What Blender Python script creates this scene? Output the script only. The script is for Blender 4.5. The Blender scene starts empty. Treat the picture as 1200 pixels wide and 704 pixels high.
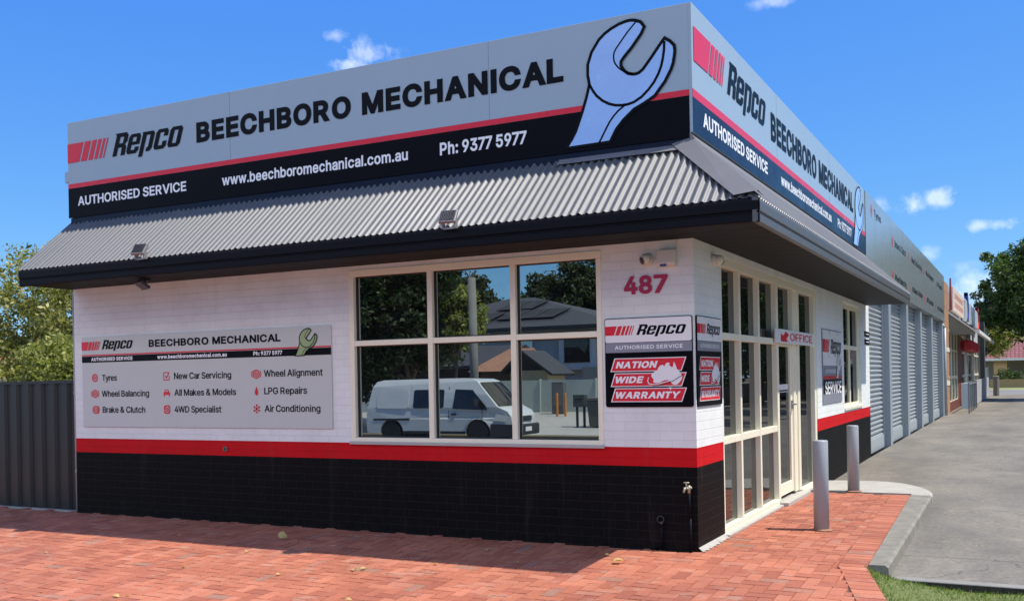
import bpy, bmesh, math, random, os
import numpy as np
from mathutils import Vector, Matrix
R = math.radians
random.seed(7)
rng = np.random.default_rng(7)
scene = bpy.context.scene
COL = scene.collection

# ------------------------------------------------------------------ camera
cam_d = bpy.data.cameras.new('camera')
cam = bpy.data.objects.new('camera', cam_d)
COL.objects.link(cam)
YAW, ROLL = 0.4767, 0.0186
fwd = Vector((-math.sin(YAW), math.cos(YAW), 0))
rgt = Vector((math.cos(YAW), math.sin(YAW), 0))
up = Vector((0, 0, 1))
r2 = rgt * math.cos(ROLL) - up * math.sin(ROLL)
u2 = up * math.cos(ROLL) + rgt * math.sin(ROLL)
m = Matrix((r2, u2, -fwd)).transposed().to_4x4()
m.translation = Vector((2.671, -8.788, 1.6))
cam.matrix_world = m
cam_d.sensor_width = 36
cam_d.lens = 1170.6 / 1200 * 36
cam_d.shift_y = (442.85 - 352) / 1200
cam_d.clip_end = 2000
scene.camera = cam

# ------------------------------------------------------------------ sun and sky
SUN = Vector((0.53, 0.095, 1.0)).normalized()
sun_el = math.asin(SUN.z)
sun_az = math.atan2(SUN.x, SUN.y)
sd = bpy.data.lights.new('sun', 'SUN')
sd.energy = 3.0
sd.angle = R(0.53)
sd.color = (1.0, 0.94, 0.85)
so = bpy.data.objects.new('sun', sd)
so.rotation_euler = SUN.to_track_quat('Z', 'Y').to_euler()
COL.objects.link(so)

world = bpy.data.worlds.new('World')
scene.world = world
world.use_nodes = True
wt = world.node_tree
wt.nodes.clear()
wo = wt.nodes.new('ShaderNodeOutputWorld')
bg = wt.nodes.new('ShaderNodeBackground')
bg.inputs['Strength'].default_value = 0.15
sky = wt.nodes.new('ShaderNodeTexSky')
sky.sky_type = 'NISHITA'
sky.sun_disc = False
sky.sun_elevation = sun_el
sky.sun_rotation = sun_az
sky.altitude = 0
sky.air_density = 0.8
sky.dust_density = 0.1
sky.ozone_density = 3.0
geo = wt.nodes.new('ShaderNodeTexCoord')
noise = wt.nodes.new('ShaderNodeTexNoise')
noise.inputs['Scale'].default_value = 34
noise.inputs['Detail'].default_value = 7
noise.inputs['Roughness'].default_value = 0.62
wt.links.new(geo.outputs['Generated'], noise.inputs['Vector'])


def wmath(op, a, b=None, c=None, clamp=False):
    n = wt.nodes.new('ShaderNodeMath')
    n.operation = op
    n.use_clamp = clamp
    for i, v in enumerate((a, b, c)):
        if v is None:
            continue
        if isinstance(v, (int, float)):
            n.inputs[i].default_value = v
        else:
            wt.links.new(v, n.inputs[i])
    return n.outputs[0]


# deepen the sky's blue towards the horizon, channel by channel
sp = wt.nodes.new('ShaderNodeSeparateColor')
cb = wt.nodes.new('ShaderNodeCombineColor')
wt.links.new(sky.outputs[0], sp.inputs[0])
wt.links.new(wmath('MULTIPLY', sp.outputs[0], 0.255), cb.inputs[0])
wt.links.new(wmath('MULTIPLY', wmath('POWER', wmath('DIVIDE', sp.outputs[1], 2.14), 0.68), 1.08), cb.inputs[1])
wt.links.new(wmath('MULTIPLY', wmath('POWER', wmath('DIVIDE', sp.outputs[2], 3.91), 0.18), 3.05), cb.inputs[2])

# clouds, the widest one an added fill: direction of centre, half width, half height, strength
CLOUDS = [((-0.5487, 0.7768, 0.309), .034, .016, .55), ((-0.563, 0.7718, 0.2985), .022, .013, .8), ((-0.5695, 0.7561, 0.3225), .017, .008, .45),
          ((-0.1989, 0.92, 0.3387), .026, .008, .5), ((-0.0924, 0.984, 0.152), .014, .011, .75), ((-0.0672, 0.9854, 0.1567), .017, .011, .7),
          ((-0.0398, 0.9909, 0.1287), .022, .0075, .6), ((-0.0198, 0.9915, 0.1286), .02, .0075, .6), ((-0.1201, 0.9805, 0.1557), .014, .010, .35),
          ((-0.0815, 0.991, 0.1065), .016, .009, .4), ((-0.0255, 0.9971, 0.064), .050, .034, .8), ((-0.010, 0.9963, 0.088), .036, .016, .7),
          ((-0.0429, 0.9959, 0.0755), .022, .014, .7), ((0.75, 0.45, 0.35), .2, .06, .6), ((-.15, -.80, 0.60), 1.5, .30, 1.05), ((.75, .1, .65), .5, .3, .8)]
total = None
fill_bank = None
for (c, sw, sh, st) in CLOUDS:
    c = Vector(c).normalized()
    t = Vector((0, 0, 1)).cross(c).normalized()
    v = c.cross(t).normalized()
    outs = []
    for ax, s in ((t, sw), (v, sh)):
        d = wt.nodes.new('ShaderNodeVectorMath')
        d.operation = 'DOT_PRODUCT'
        wt.links.new(geo.outputs['Generated'], d.inputs[0])
        d.inputs[1].default_value = ax
        outs.append(wmath('DIVIDE', wmath('SUBTRACT', d.outputs['Value'], c.dot(ax)), s))
    front = wt.nodes.new('ShaderNodeVectorMath')
    front.operation = 'DOT_PRODUCT'
    wt.links.new(geo.outputs['Generated'], front.inputs[0])
    front.inputs[1].default_value = c
    r2_ = wmath('ADD', wmath('POWER', outs[0], 2), wmath('POWER', outs[1], 2))
    fall = wmath('SUBTRACT', 1.0, wmath('SQRT', r2_))
    fall = wmath('SUBTRACT', fall, wmath('MULTIPLY', wmath('LESS_THAN', front.outputs['Value'], 0.2), 20.0))
    nn = wmath('MULTIPLY_ADD', noise.outputs['Fac'], 3.8, -2.05)
    cov = wmath('MULTIPLY', wmath('ADD', fall, nn), 1.25, clamp=True)
    cov = wmath('MULTIPLY', cov, wmath('GREATER_THAN', fall, -0.6))
    soft = wmath('MULTIPLY', wmath('ADD', fall, 0.25), 1.6, clamp=True)
    cov = wmath('MULTIPLY', wmath('MULTIPLY', cov, soft), st * (.52 if st < .95 and sw < .1 else 1), clamp=True)
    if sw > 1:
        fill_bank = cov      # unseen bright cloud added behind the camera to lift the shaded walls
    else:
        total = cov if total is None else wmath('MAXIMUM', total, cov)
mixc = wt.nodes.new('ShaderNodeMixRGB')
wt.links.new(total, mixc.inputs[0])
wt.links.new(cb.outputs[0], mixc.inputs[1])
mixc.inputs[2].default_value = (5.2, 5.2, 5.15, 1)
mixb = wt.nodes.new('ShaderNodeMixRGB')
wt.links.new(fill_bank, mixb.inputs[0])
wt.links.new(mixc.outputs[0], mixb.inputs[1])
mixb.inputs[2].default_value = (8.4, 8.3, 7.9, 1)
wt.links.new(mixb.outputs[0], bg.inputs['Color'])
wt.links.new(bg.outputs[0], wo.inputs['Surface'])

scene.view_settings.view_transform = 'Standard'
scene.view_settings.look = 'None'
scene.view_settings.gamma = 1
scene.view_settings.use_curve_mapping = False
scene.view_settings.exposure = 1.0
scene.render.engine = 'CYCLES'
scene.cycles.max_bounces = 8
scene.cycles.use_denoising = True


# ------------------------------------------------------------------ materials
MATS = {}


class NT:
    def __init__(s, name):
        s.m = bpy.data.materials.new(name)
        s.m.use_nodes = True
        s.t = s.m.node_tree
        s.b = s.t.nodes['Principled BSDF']

    def n(s, typ, **kw):
        n = s.t.nodes.new('ShaderNode' + typ)
        for k, v in kw.items():
            if k.startswith('i_'):
                n.inputs[k[2:].replace('_', ' ')].default_value = v
            else:
                setattr(n, k, v)
        return n

    def l(s, a, b):
        s.t.links.new(a, b)

    def math(s, op, a, b=None, clamp=False):
        n = s.t.nodes.new('ShaderNodeMath')
        n.operation = op
        n.use_clamp = clamp
        for i, v in enumerate((a, b)):
            if v is None:
                continue
            if isinstance(v, (int, float)):
                n.inputs[i].default_value = v
            else:
                s.l(v, n.inputs[i])
        return n.outputs[0]

    def mix(s, fac, a, b, blend='MIX'):
        n = s.t.nodes.new('ShaderNodeMixRGB')
        n.blend_type = blend
        for i, v in enumerate((fac, a, b)):
            if isinstance(v, (int, float)):
                n.inputs[i].default_value = v
            elif isinstance(v, tuple):
                n.inputs[i].default_value = (*v, 1)
            else:
                s.l(v, n.inputs[i])
        return n.outputs[0]

    def ramp(s, fac, stops, interp='LINEAR'):
        n = s.t.nodes.new('ShaderNodeValToRGB')
        n.color_ramp.interpolation = interp
        el = n.color_ramp.elements
        while len(el) < len(stops):
            el.new(0.5)
        for e, (p, c) in zip(el, stops):
            e.position = p
            e.color = (*c, 1) if isinstance(c, tuple) else (c, c, c, 1)
        s.l(fac, n.inputs[0])
        return n.outputs[0]


def mat(name, col, rough=0.5, spec=0.5, metal=0.0, var=0.12, vscale=3.0, bump=0.0, bscale=60.0, fine=0.05, rvar=None):
    """painted / plain surface with slight procedural variation, grime and bump"""
    if name in MATS:
        return MATS[name]
    k = NT(name)
    pos = k.n('NewGeometry').outputs['Position']
    n1 = k.n('TexNoise', i_Scale=vscale, i_Detail=5.0, i_Roughness=0.6)
    n2 = k.n('TexNoise', i_Scale=vscale * 18, i_Detail=3.0)
    k.l(pos, n1.inputs['Vector'])
    k.l(pos, n2.inputs['Vector'])
    f = k.math('ADD', k.math('MULTIPLY', k.math('SUBTRACT', n1.outputs['Fac'], 0.5), 2 * var),
               k.math('MULTIPLY', k.math('SUBTRACT', n2.outputs['Fac'], 0.5), 2 * fine))
    f = k.math('ADD', f, 1.0)
    c = k.mix(1.0, col, (1, 1, 1), 'MULTIPLY')
    mul = k.n('VectorMath', operation='SCALE')
    k.l(c, mul.inputs[0])
    k.l(f, mul.inputs['Scale'])
    k.l(mul.outputs[0], k.b.inputs['Base Color'])
    rr = k.math('ADD', k.math('MULTIPLY', k.math('SUBTRACT', n1.outputs['Fac'], 0.5), (0.02 if fine <= .02 else 0.25) if rvar is None else rvar), rough, clamp=True)
    k.l(rr, k.b.inputs['Roughness'])
    k.b.inputs['Specular IOR Level'].default_value = spec
    k.b.inputs['Metallic'].default_value = metal
    if bump:
        n3 = k.n('TexNoise', i_Scale=bscale, i_Detail=4.0)
        k.l(pos, n3.inputs['Vector'])
        bn = k.n('Bump', i_Strength=bump, i_Distance=0.01)
        k.l(n3.outputs['Fac'], bn.inputs['Height'])
        k.l(bn.outputs[0], k.b.inputs['Normal'])
    MATS[name] = k.m
    return k.m


def brick_mat(name, stops, brick_w=0.23, row=0.0836, mortar=0.0045, mortar_col=None, bump=0.35, rough=0.55, var=0.10, spec=0.4, zoff=0.0, base_top=0.0):
    """brickwork read from world position: colour bands by height, true bond and joints"""
    if name in MATS:
        return MATS[name]
    k = NT(name)
    pos = k.n('NewGeometry').outputs['Position']
    sep = k.n('SeparateXYZ')
    k.l(pos, sep.inputs[0])
    u = k.math('ADD', sep.outputs['X'], sep.outputs['Y'])
    z = k.math('ADD', sep.outputs['Z'], zoff)
    cmb = k.n('CombineXYZ')
    k.l(u, cmb.inputs['X'])
    k.l(z, cmb.inputs['Y'])
    # small irregularity of the joints
    nz = k.n('TexNoise', i_Scale=14.0, i_Detail=2.0)
    k.l(pos, nz.inputs['Vector'])
    off = k.n('VectorMath', operation='SCALE')
    off.inputs['Scale'].default_value = 0.006
    sub = k.n('VectorMath', operation='SUBTRACT')
    k.l(nz.outputs['Color'], sub.inputs[0])
    sub.inputs[1].default_value = (0.5, 0.5, 0.5)
    k.l(sub.outputs[0], off.inputs[0])
    add = k.n('VectorMath', operation='ADD')
    k.l(cmb.outputs[0], add.inputs[0])
    k.l(off.outputs[0], add.inputs[1])
    br = k.n('TexBrick')
    br.offset = 0.5
    br.inputs['Scale'].default_value = 1.0
    br.inputs['Brick Width'].default_value = brick_w
    br.inputs['Row Height'].default_value = row
    br.inputs['Mortar Size'].default_value = mortar
    br.inputs['Mortar Smooth'].default_value = 0.35
    br.inputs['Color1'].default_value = (1 - var, 1 - var, 1 - var, 1)
    br.inputs['Color2'].default_value = (1, 1, 1, 1)
    br.inputs['Mortar'].default_value = (0.92, 0.92, 0.92, 1) if base_top else (0.86, 0.86, 0.86, 1)
    k.l(add.outputs[0], br.inputs['Vector'])
    zr = k.math('MULTIPLY', sep.outputs['Z'], 0.2)
    band = k.ramp(zr, [(max(0, min(1, p * 0.2)), c) for p, c in stops], 'CONSTANT')
    n1 = k.n('TexNoise', i_Scale=2.2, i_Detail=6.0, i_Roughness=0.65)
    k.l(pos, n1.inputs['Vector'])
    dirt = k.ramp(n1.outputs['Fac'], [(0.3, 0.88), (0.65, 1.0)])
    c = k.mix(1.0, band, br.outputs['Color'], 'MULTIPLY')
    c = k.mix(1.0, c, dirt, 'MULTIPLY')
    if mortar_col:
        c = k.mix(br.outputs['Fac'], c, mortar_col)
    if base_top:   # base course joints paled in the colour: sun-caught edges and dust
        low = k.math('LESS_THAN', sep.outputs['Z'], base_top)
        c = k.mix(k.math('MULTIPLY', k.math('MULTIPLY', br.outputs['Fac'], low), .6), c, (.018, .0175, .016))
    mps = k.n('Mapping')
    mps.inputs['Scale'].default_value = (5.5, 5.5, .5)
    k.l(pos, mps.inputs['Vector'])
    ns = k.n('TexNoise', i_Scale=1.0, i_Detail=6.0, i_Roughness=.7)
    k.l(mps.outputs[0], ns.inputs['Vector'])
    c = k.mix(k.ramp(ns.outputs['Fac'], [(.55, 0.0), (.78, .28 if not base_top else .085)]), c, (.30, .27, .22) if not base_top else (.20, .18, .15))
    if base_top:
        spl = k.math('MULTIPLY', k.math('SUBTRACT', .22, sep.outputs['Z']), 4.0, clamp=True)
        spn = k.math('MULTIPLY', spl, k.ramp(nz.outputs['Fac'], [(.35, 0.0), (.75, .5)]))
        c = k.mix(spn, c, (.025, .017, .013))
        nc = k.n('TexNoise', i_Scale=9.0, i_Detail=8.0, i_Roughness=.8)
        k.l(pos, nc.inputs['Vector'])
        c = k.mix(k.ramp(nc.outputs['Fac'], [(.715, 0.0), (.73, .75)]), c, (.33, .29, .25))
    k.l(c, k.b.inputs['Base Color'])
    k.b.inputs['Roughness'].default_value = rough
    k.b.inputs['Specular IOR Level'].default_value = spec
    n3 = k.n('TexNoise', i_Scale=55.0, i_Detail=4.0)
    k.l(pos, n3.inputs['Vector'])
    h = k.math('SUBTRACT', k.math('MULTIPLY', n3.outputs['Fac'], 0.35), br.outputs['Fac'])
    bn = k.n('Bump', i_Strength=bump, i_Distance=0.012)
    k.l(h, bn.inputs['Height'])
    k.l(bn.outputs[0], k.b.inputs['Normal'])
    MATS[name] = k.m
    return k.m


def glass_mat(name, tint=(0.60, 0.655, 0.63), body=(0.006, 0.008, 0.009), refl=0.72, rough=0.004, wav=0.0):
    """dark, mirror-filmed window glass"""
    if name in MATS:
        return MATS[name]
    k = NT(name)
    k.t.nodes.remove(k.b)
    out = k.t.nodes['Material Output']
    d = k.n('BsdfDiffuse')
    d.inputs['Color'].default_value = (*body, 1)
    g = k.n('BsdfGlossy')
    g.inputs['Color'].default_value = (*tint, 1)
    g.inputs['Roughness'].default_value = rough
    if wav:
        pos = k.n('NewGeometry').outputs['Position']
        n = k.n('TexNoise', i_Scale=1.6, i_Detail=1.0)
        k.l(pos, n.inputs['Vector'])
        bn = k.n('Bump', i_Strength=wav, i_Distance=0.01)
        k.l(n.outputs['Fac'], bn.inputs['Height'])
        k.l(bn.outputs[0], g.inputs['Normal'])
    lw = k.n('LayerWeight')
    lw.inputs['Blend'].default_value = 0.25
    pos2 = k.n('NewGeometry').outputs['Position']
    sm = k.n('TexNoise', i_Scale=2.4, i_Detail=7.0, i_Roughness=.7)
    k.l(pos2, sm.inputs['Vector'])
    k.l(k.mix(k.ramp(sm.outputs['Fac'], [(.35, 0.0), (.75, .045)]), body, (.6, .6, .58)), d.inputs['Color'])
    fac = k.math('ADD', k.math('MULTIPLY', lw.outputs['Fresnel'], 1 - refl), refl, clamp=True)
    fac = k.math('SUBTRACT', fac, k.ramp(sm.outputs['Fac'], [(.35, 0.0), (.75, .10)]))
    mx = k.n('MixShader')
    k.l(fac, mx.inputs[0])
    k.l(d.outputs[0], mx.inputs[1])
    k.l(g.outputs[0], mx.inputs[2])
    k.l(mx.outputs[0], out.inputs['Surface'])
    MATS[name] = k.m
    return k.m


def leaf_mat(name, stops, rough=0.5, transl=0.35):
    if name in MATS:
        return MATS[name]
    k = NT(name)
    g = k.n('NewGeometry')
    c = k.ramp(g.outputs['Random Per Island'], stops)
    k.l(c, k.b.inputs['Base Color'])
    k.b.inputs['Roughness'].default_value = rough
    k.b.inputs['Specular IOR Level'].default_value = 0.35
    tr = k.n('BsdfTranslucent')
    k.l(k.mix(1.0, c, (1.35, 1.5, 0.55), 'MULTIPLY'), tr.inputs['Color'])
    mx = k.n('MixShader')
    mx.inputs[0].default_value = transl
    k.l(k.b.outputs[0], mx.inputs[1])
    k.l(tr.outputs[0], mx.inputs[2])
    k.l(mx.outputs[0], k.t.nodes['Material Output'].inputs['Surface'])
    MATS[name] = k.m
    return k.m


# ------------------------------------------------------------------ objects
LOC = {}


def tag(o, label=None, cat=None, group=None, kind=None):
    if label: o['label'] = label
    if cat: o['category'] = cat
    if group: o['group'] = group
    if kind: o['kind'] = kind
    return o


def thing(name, label, cat, loc=(0, 0, 0), group=None):
    o = bpy.data.objects.new(name, None)
    o.empty_display_size = 0.2
    COL.objects.link(o)
    o.location = loc
    LOC[o.name] = Vector(loc)
    return tag(o, label, cat, group)


def copy_tree(o, parent=None):
    c = o.copy()
    COL.objects.link(c)
    if parent:
        c.parent = parent
    for ch in o.children:
        copy_tree(ch, c)
    return c


class MB:
    """collects polygons and links them as ONE mesh object"""
    def __init__(s):
        s.v = []
        s.f = []
        s.mi = []

    def add(s, vs, fs, mi=0):
        b = len(s.v)
        s.v.extend([tuple(p) for p in vs])
        s.f.extend([tuple(b + i for i in f) for f in fs])
        s.mi.extend([mi] * len(fs))
        return s

    def box(s, x0, x1, y0, y1, z0, z1, mi=0):
        x0, x1 = min(x0, x1), max(x0, x1)
        y0, y1 = min(y0, y1), max(y0, y1)
        z0, z1 = min(z0, z1), max(z0, z1)
        vs = [(x0, y0, z0), (x1, y0, z0), (x1, y1, z0), (x0, y1, z0), (x0, y0, z1), (x1, y0, z1), (x1, y1, z1), (x0, y1, z1)]
        return s.add(vs, [(0, 3, 2, 1), (4, 5, 6, 7), (0, 1, 5, 4), (1, 2, 6, 5), (2, 3, 7, 6), (3, 0, 4, 7)], mi)

    def obox(s, mtx, sx, sy, sz, mi=0):
        vs = []
        for z in (-1, 1):
            for x, y in ((-1, -1), (1, -1), (1, 1), (-1, 1)):
                vs.append(mtx @ Vector((x * sx / 2, y * sy / 2, z * sz / 2)))
        return s.add(vs, [(0, 3, 2, 1), (4, 5, 6, 7), (0, 1, 5, 4), (1, 2, 6, 5), (2, 3, 7, 6), (3, 0, 4, 7)], mi)

    def prism(s, prof, axis, a, b, mi=0):
        """2D profile extruded along an axis: axis 'x' -> profile is (y,z); 'y' -> (x,z); 'z' -> (x,y)"""
        n = len(prof)
        mk = {'x': lambda p, t: (t, p[0], p[1]), 'y': lambda p, t: (p[0], t, p[1]), 'z': lambda p, t: (p[0], p[1], t)}[axis]
        vs = [mk(p, a) for p in prof] + [mk(p, b) for p in prof]
        fs = [tuple(range(n)), tuple(range(2 * n - 1, n - 1, -1))]
        fs += [(i, i + n, (i + 1) % n + n, (i + 1) % n) for i in range(n)]
        return s.add(vs, fs, mi)

    def cyl(s, p0, p1, r0, r1=None, n=16, mi=0, caps=True):
        r1 = r0 if r1 is None else r1
        p0, p1 = Vector(p0), Vector(p1)
        q = (p1 - p0).normalized().to_track_quat('Z', 'Y')
        vs = []
        for p, r in ((p0, r0), (p1, r1)):
            for i in range(n):
                a = 2 * math.pi * i / n
                vs.append(p + q @ Vector((r * math.cos(a), r * math.sin(a), 0)))
        fs = [(i, (i + 1) % n, (i + 1) % n + n, i + n) for i in range(n)]
        if caps:
            fs += [tuple(range(n - 1, -1, -1)), tuple(range(n, 2 * n))]
        return s.add(vs, fs, mi)

    def lathe(s, prof, centre, n=20, mi=0, quat=None):
        """profile [(r, h)...] turned round local z at centre"""
        c = Vector(centre)
        vs = []
        for r, h in prof:
            for i in range(n):
                a = 2 * math.pi * i / n
                p = Vector((r * math.cos(a), r * math.sin(a), h))
                vs.append(c + (quat @ p if quat else p))
        fs = []
        for j in range(len(prof) - 1):
            for i in range(n):
                fs.append((j * n + i, j * n + (i + 1) % n, (j + 1) * n + (i + 1) % n, (j + 1) * n + i))
        fs.append(tuple(range(n - 1, -1, -1)))
        fs.append(tuple(range((len(prof) - 1) * n, len(prof) * n)))
        return s.add(vs, fs, mi)

    def tube(s, pts, r, n=8, mi=0):
        for a, b in zip(pts[:-1], pts[1:]):
            s.cyl(a, b, r, n=n, mi=mi)
        return s

    def build(s, name, mats, parent=None, smooth=False, bevel=0.0, seg=2, recalc=False):
        me = bpy.data.meshes.new(name)
        off = LOC.get(parent.name, Vector((0, 0, 0))) if parent else Vector((0, 0, 0))
        me.from_pydata([(p[0] - off.x, p[1] - off.y, p[2] - off.z) for p in s.v], [], s.f)
        if not isinstance(mats, (list, tuple)):
            mats = [mats]
        for m_ in mats:
            me.materials.append(m_)
        me.polygons.foreach_set('material_index', s.mi)
        if smooth:
            me.polygons.foreach_set('use_smooth', [True] * len(me.polygons))
        me.update()
        if recalc:
            bm = bmesh.new()
            bm.from_mesh(me)
            bmesh.ops.recalc_face_normals(bm, faces=bm.faces)
            bm.to_mesh(me)
            bm.free()
        o = bpy.data.objects.new(name, me)
        COL.objects.link(o)
        if parent:
            o.parent = parent
            LOC[o.name] = off
        if bevel:
            md = o.modifiers.new('bevel', 'BEVEL')
            md.width = bevel
            md.segments = seg
            md.limit_method = 'ANGLE'
            md.angle_limit = R(40)
        return o


# ------------------------------------------------------------------ flat lettering
def curve_mesh(cu):
    o = bpy.data.objects.new('tmp', cu)
    COL.objects.link(o)
    dg = bpy.context.evaluated_depsgraph_get()
    dg.update()
    e = o.evaluated_get(dg)
    me = e.to_mesh()
    vs = [(v.co.x, v.co.y) for v in me.vertices]
    fs = [tuple(p.vertices) for p in me.polygons]
    e.to_mesh_clear()
    bpy.data.objects.remove(o)
    bpy.data.curves.remove(cu)
    return vs, fs


FONT = None
try:
    FONT = bpy.data.fonts.load(os.path.join(bpy.utils.system_resource('DATAFILES'), 'fonts', 'Inter.woff2'))
except Exception:
    FONT = None
_TC, _GC = {}, {}


def glyph(ch):
    """contours of one character, in their own direction"""
    if ch in _GC:
        return _GC[ch]
    if ch in 'Il':
        top = max(y for L in glyph('H' if ch == 'I' else 'd') for x, y in L)
        _GC[ch] = [[(0, 0), (0, top), (.066, top), (.066, 0)]]
        return _GC[ch]
    cu = bpy.data.curves.new('txt', 'FONT')
    if FONT:
        cu.font = FONT
    cu.body = ch
    cu.resolution_u = 2
    cu.fill_mode = 'NONE'
    o = bpy.data.objects.new('tmp', cu)
    COL.objects.link(o)
    dg = bpy.context.evaluated_depsgraph_get()
    dg.update()
    e = o.evaluated_get(dg)
    me = e.to_mesh()
    P = [(v.co.x, v.co.y) for v in me.vertices]
    nb = {}
    for ed in me.edges:
        a, b_ = ed.vertices
        nb.setdefault(a, []).append(b_)
        nb.setdefault(b_, []).append(a)
    e.to_mesh_clear()
    bpy.data.objects.remove(o)
    bpy.data.curves.remove(cu)
    loops, seen = [], set()
    for s0 in sorted(nb):
        if s0 in seen:
            continue
        lp, cur = [s0], s0
        seen.add(s0)
        while True:
            c = [q for q in nb[cur] if q not in seen]
            if not c:
                break
            nxt = cur + 1 if cur + 1 in c else min(c)
            lp.append(nxt)
            seen.add(nxt)
            cur = nxt
        Q = []
        for k_ in lp:
            if not Q or (P[k_][0] - Q[-1][0]) ** 2 + (P[k_][1] - Q[-1][1]) ** 2 > 6e-6:
                Q.append(P[k_])
        if len(Q) > 2 and (Q[0][0] - Q[-1][0]) ** 2 + (Q[0][1] - Q[-1][1]) ** 2 < 6e-6:
            Q.pop()
        if len(Q) > 2:
            loops.append(Q)
    _GC[ch] = loops
    return loops


def contour_area(L):
    return sum(a[0] * b_[1] - b_[0] * a[1] for a, b_ in zip(L, L[1:] + L[:1])) / 2


def glyph_fill(ch, bold):
    """one character emboldened by moving each contour outward, triangulated by winding number"""
    key = (ch, bold)
    if key in _TC:
        return _TC[key]
    from mathutils.geometry import delaunay_2d_cdt
    loops = glyph(ch)
    big = max(loops, key=lambda L: abs(contour_area(L)))
    sg = 1 if contour_area(big) > 0 else -1
    out = []
    for L in loops:
        n = len(L)
        N = []
        for i in range(n):
            a, b_, c = L[i - 1], L[i], L[(i + 1) % n]
            d1 = Vector((b_[0] - a[0], b_[1] - a[1])).normalized()
            d2 = Vector((c[0] - b_[0], c[1] - b_[1])).normalized()
            n1, n2 = Vector((d1.y, -d1.x)) * sg, Vector((d2.y, -d2.x)) * sg
            m_ = n1 + n2
            m_ = m_.normalized() if m_.length > 1e-4 else n1
            k_ = bold / max(.5, m_.dot(n1))
            N.append((b_[0] + m_.x * k_, b_[1] + m_.y * k_))
        out.append(N)
    vs, es = [], []
    for L in out:
        b0 = len(vs)
        vs += [Vector(p) for p in L]
        es += [(b0 + i, b0 + (i + 1) % len(L)) for i in range(len(L))]
    ov, oe, of = delaunay_2d_cdt(vs, es, [], 0, 1e-6)[:3]
    V = np.array([(v.x, v.y) for v in ov])
    F = np.array(of)
    C = V[F].mean(1)
    w = np.zeros(len(C))
    for L in out:
        A = np.array(L)
        B = np.roll(A, -1, 0)
        for (x0, y0), (x1, y1) in zip(A, B):
            if y0 == y1:
                continue
            lo, hi = (y0, y1) if y0 < y1 else (y1, y0)
            m_ = (C[:, 1] >= lo) & (C[:, 1] < hi)
            if not m_.any():
                continue
            xi = x0 + (C[m_, 1] - y0) / (y1 - y0) * (x1 - x0)
            w[m_] += np.where(xi > C[m_, 0], 1 if y1 > y0 else -1, 0)
    keep = (w * sg) > 0.5
    used = np.unique(F[keep])
    re_ = {int(a): i for i, a in enumerate(used)}
    _TC[key] = ([(float(V[a][0]), float(V[a][1])) for a in used], [tuple(re_[int(q)] for q in f) for f in F[keep]])
    return _TC[key]


SIDE = {c: .018 for c in 'OCGQSoceqgdbpsa&'}
SIDE.update({c: .004 for c in 'AVWTYvwyxkLtf7r4'})


def text2d(st, bold=0.02, shear=0.0, space=1.0):
    """a line of lettering set character by character"""
    V, F = [], []
    x = 0.0
    for ch in st:
        if ch == ' ':
            x += .16
            continue
        vs, fs = glyph_fill(ch, bold)
        x0 = min(p[0] for p in vs)
        x1 = max(p[0] for p in vs)
        sb = SIDE.get(ch, .030) * 1.15 * space + (space - 1) * .06
        x += sb
        b0 = len(V)
        V += [(x + p[0] - x0 + shear * p[1], p[1]) for p in vs]
        F += [tuple(b0 + q for q in f) for f in fs]
        x += (x1 - x0) + sb
    return V, F


def poly2d(loops):
    cu = bpy.data.curves.new('pl', 'CURVE')
    cu.dimensions = '2D'
    cu.fill_mode = 'BOTH'
    for lp in loops:
        sp = cu.splines.new('POLY')
        sp.points.add(len(lp) - 1)
        for p, q in zip(sp.points, lp):
            p.co = (q[0], q[1], 0, 1)
        sp.use_cyclic_u = True
    return curve_mesh(cu)


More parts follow.
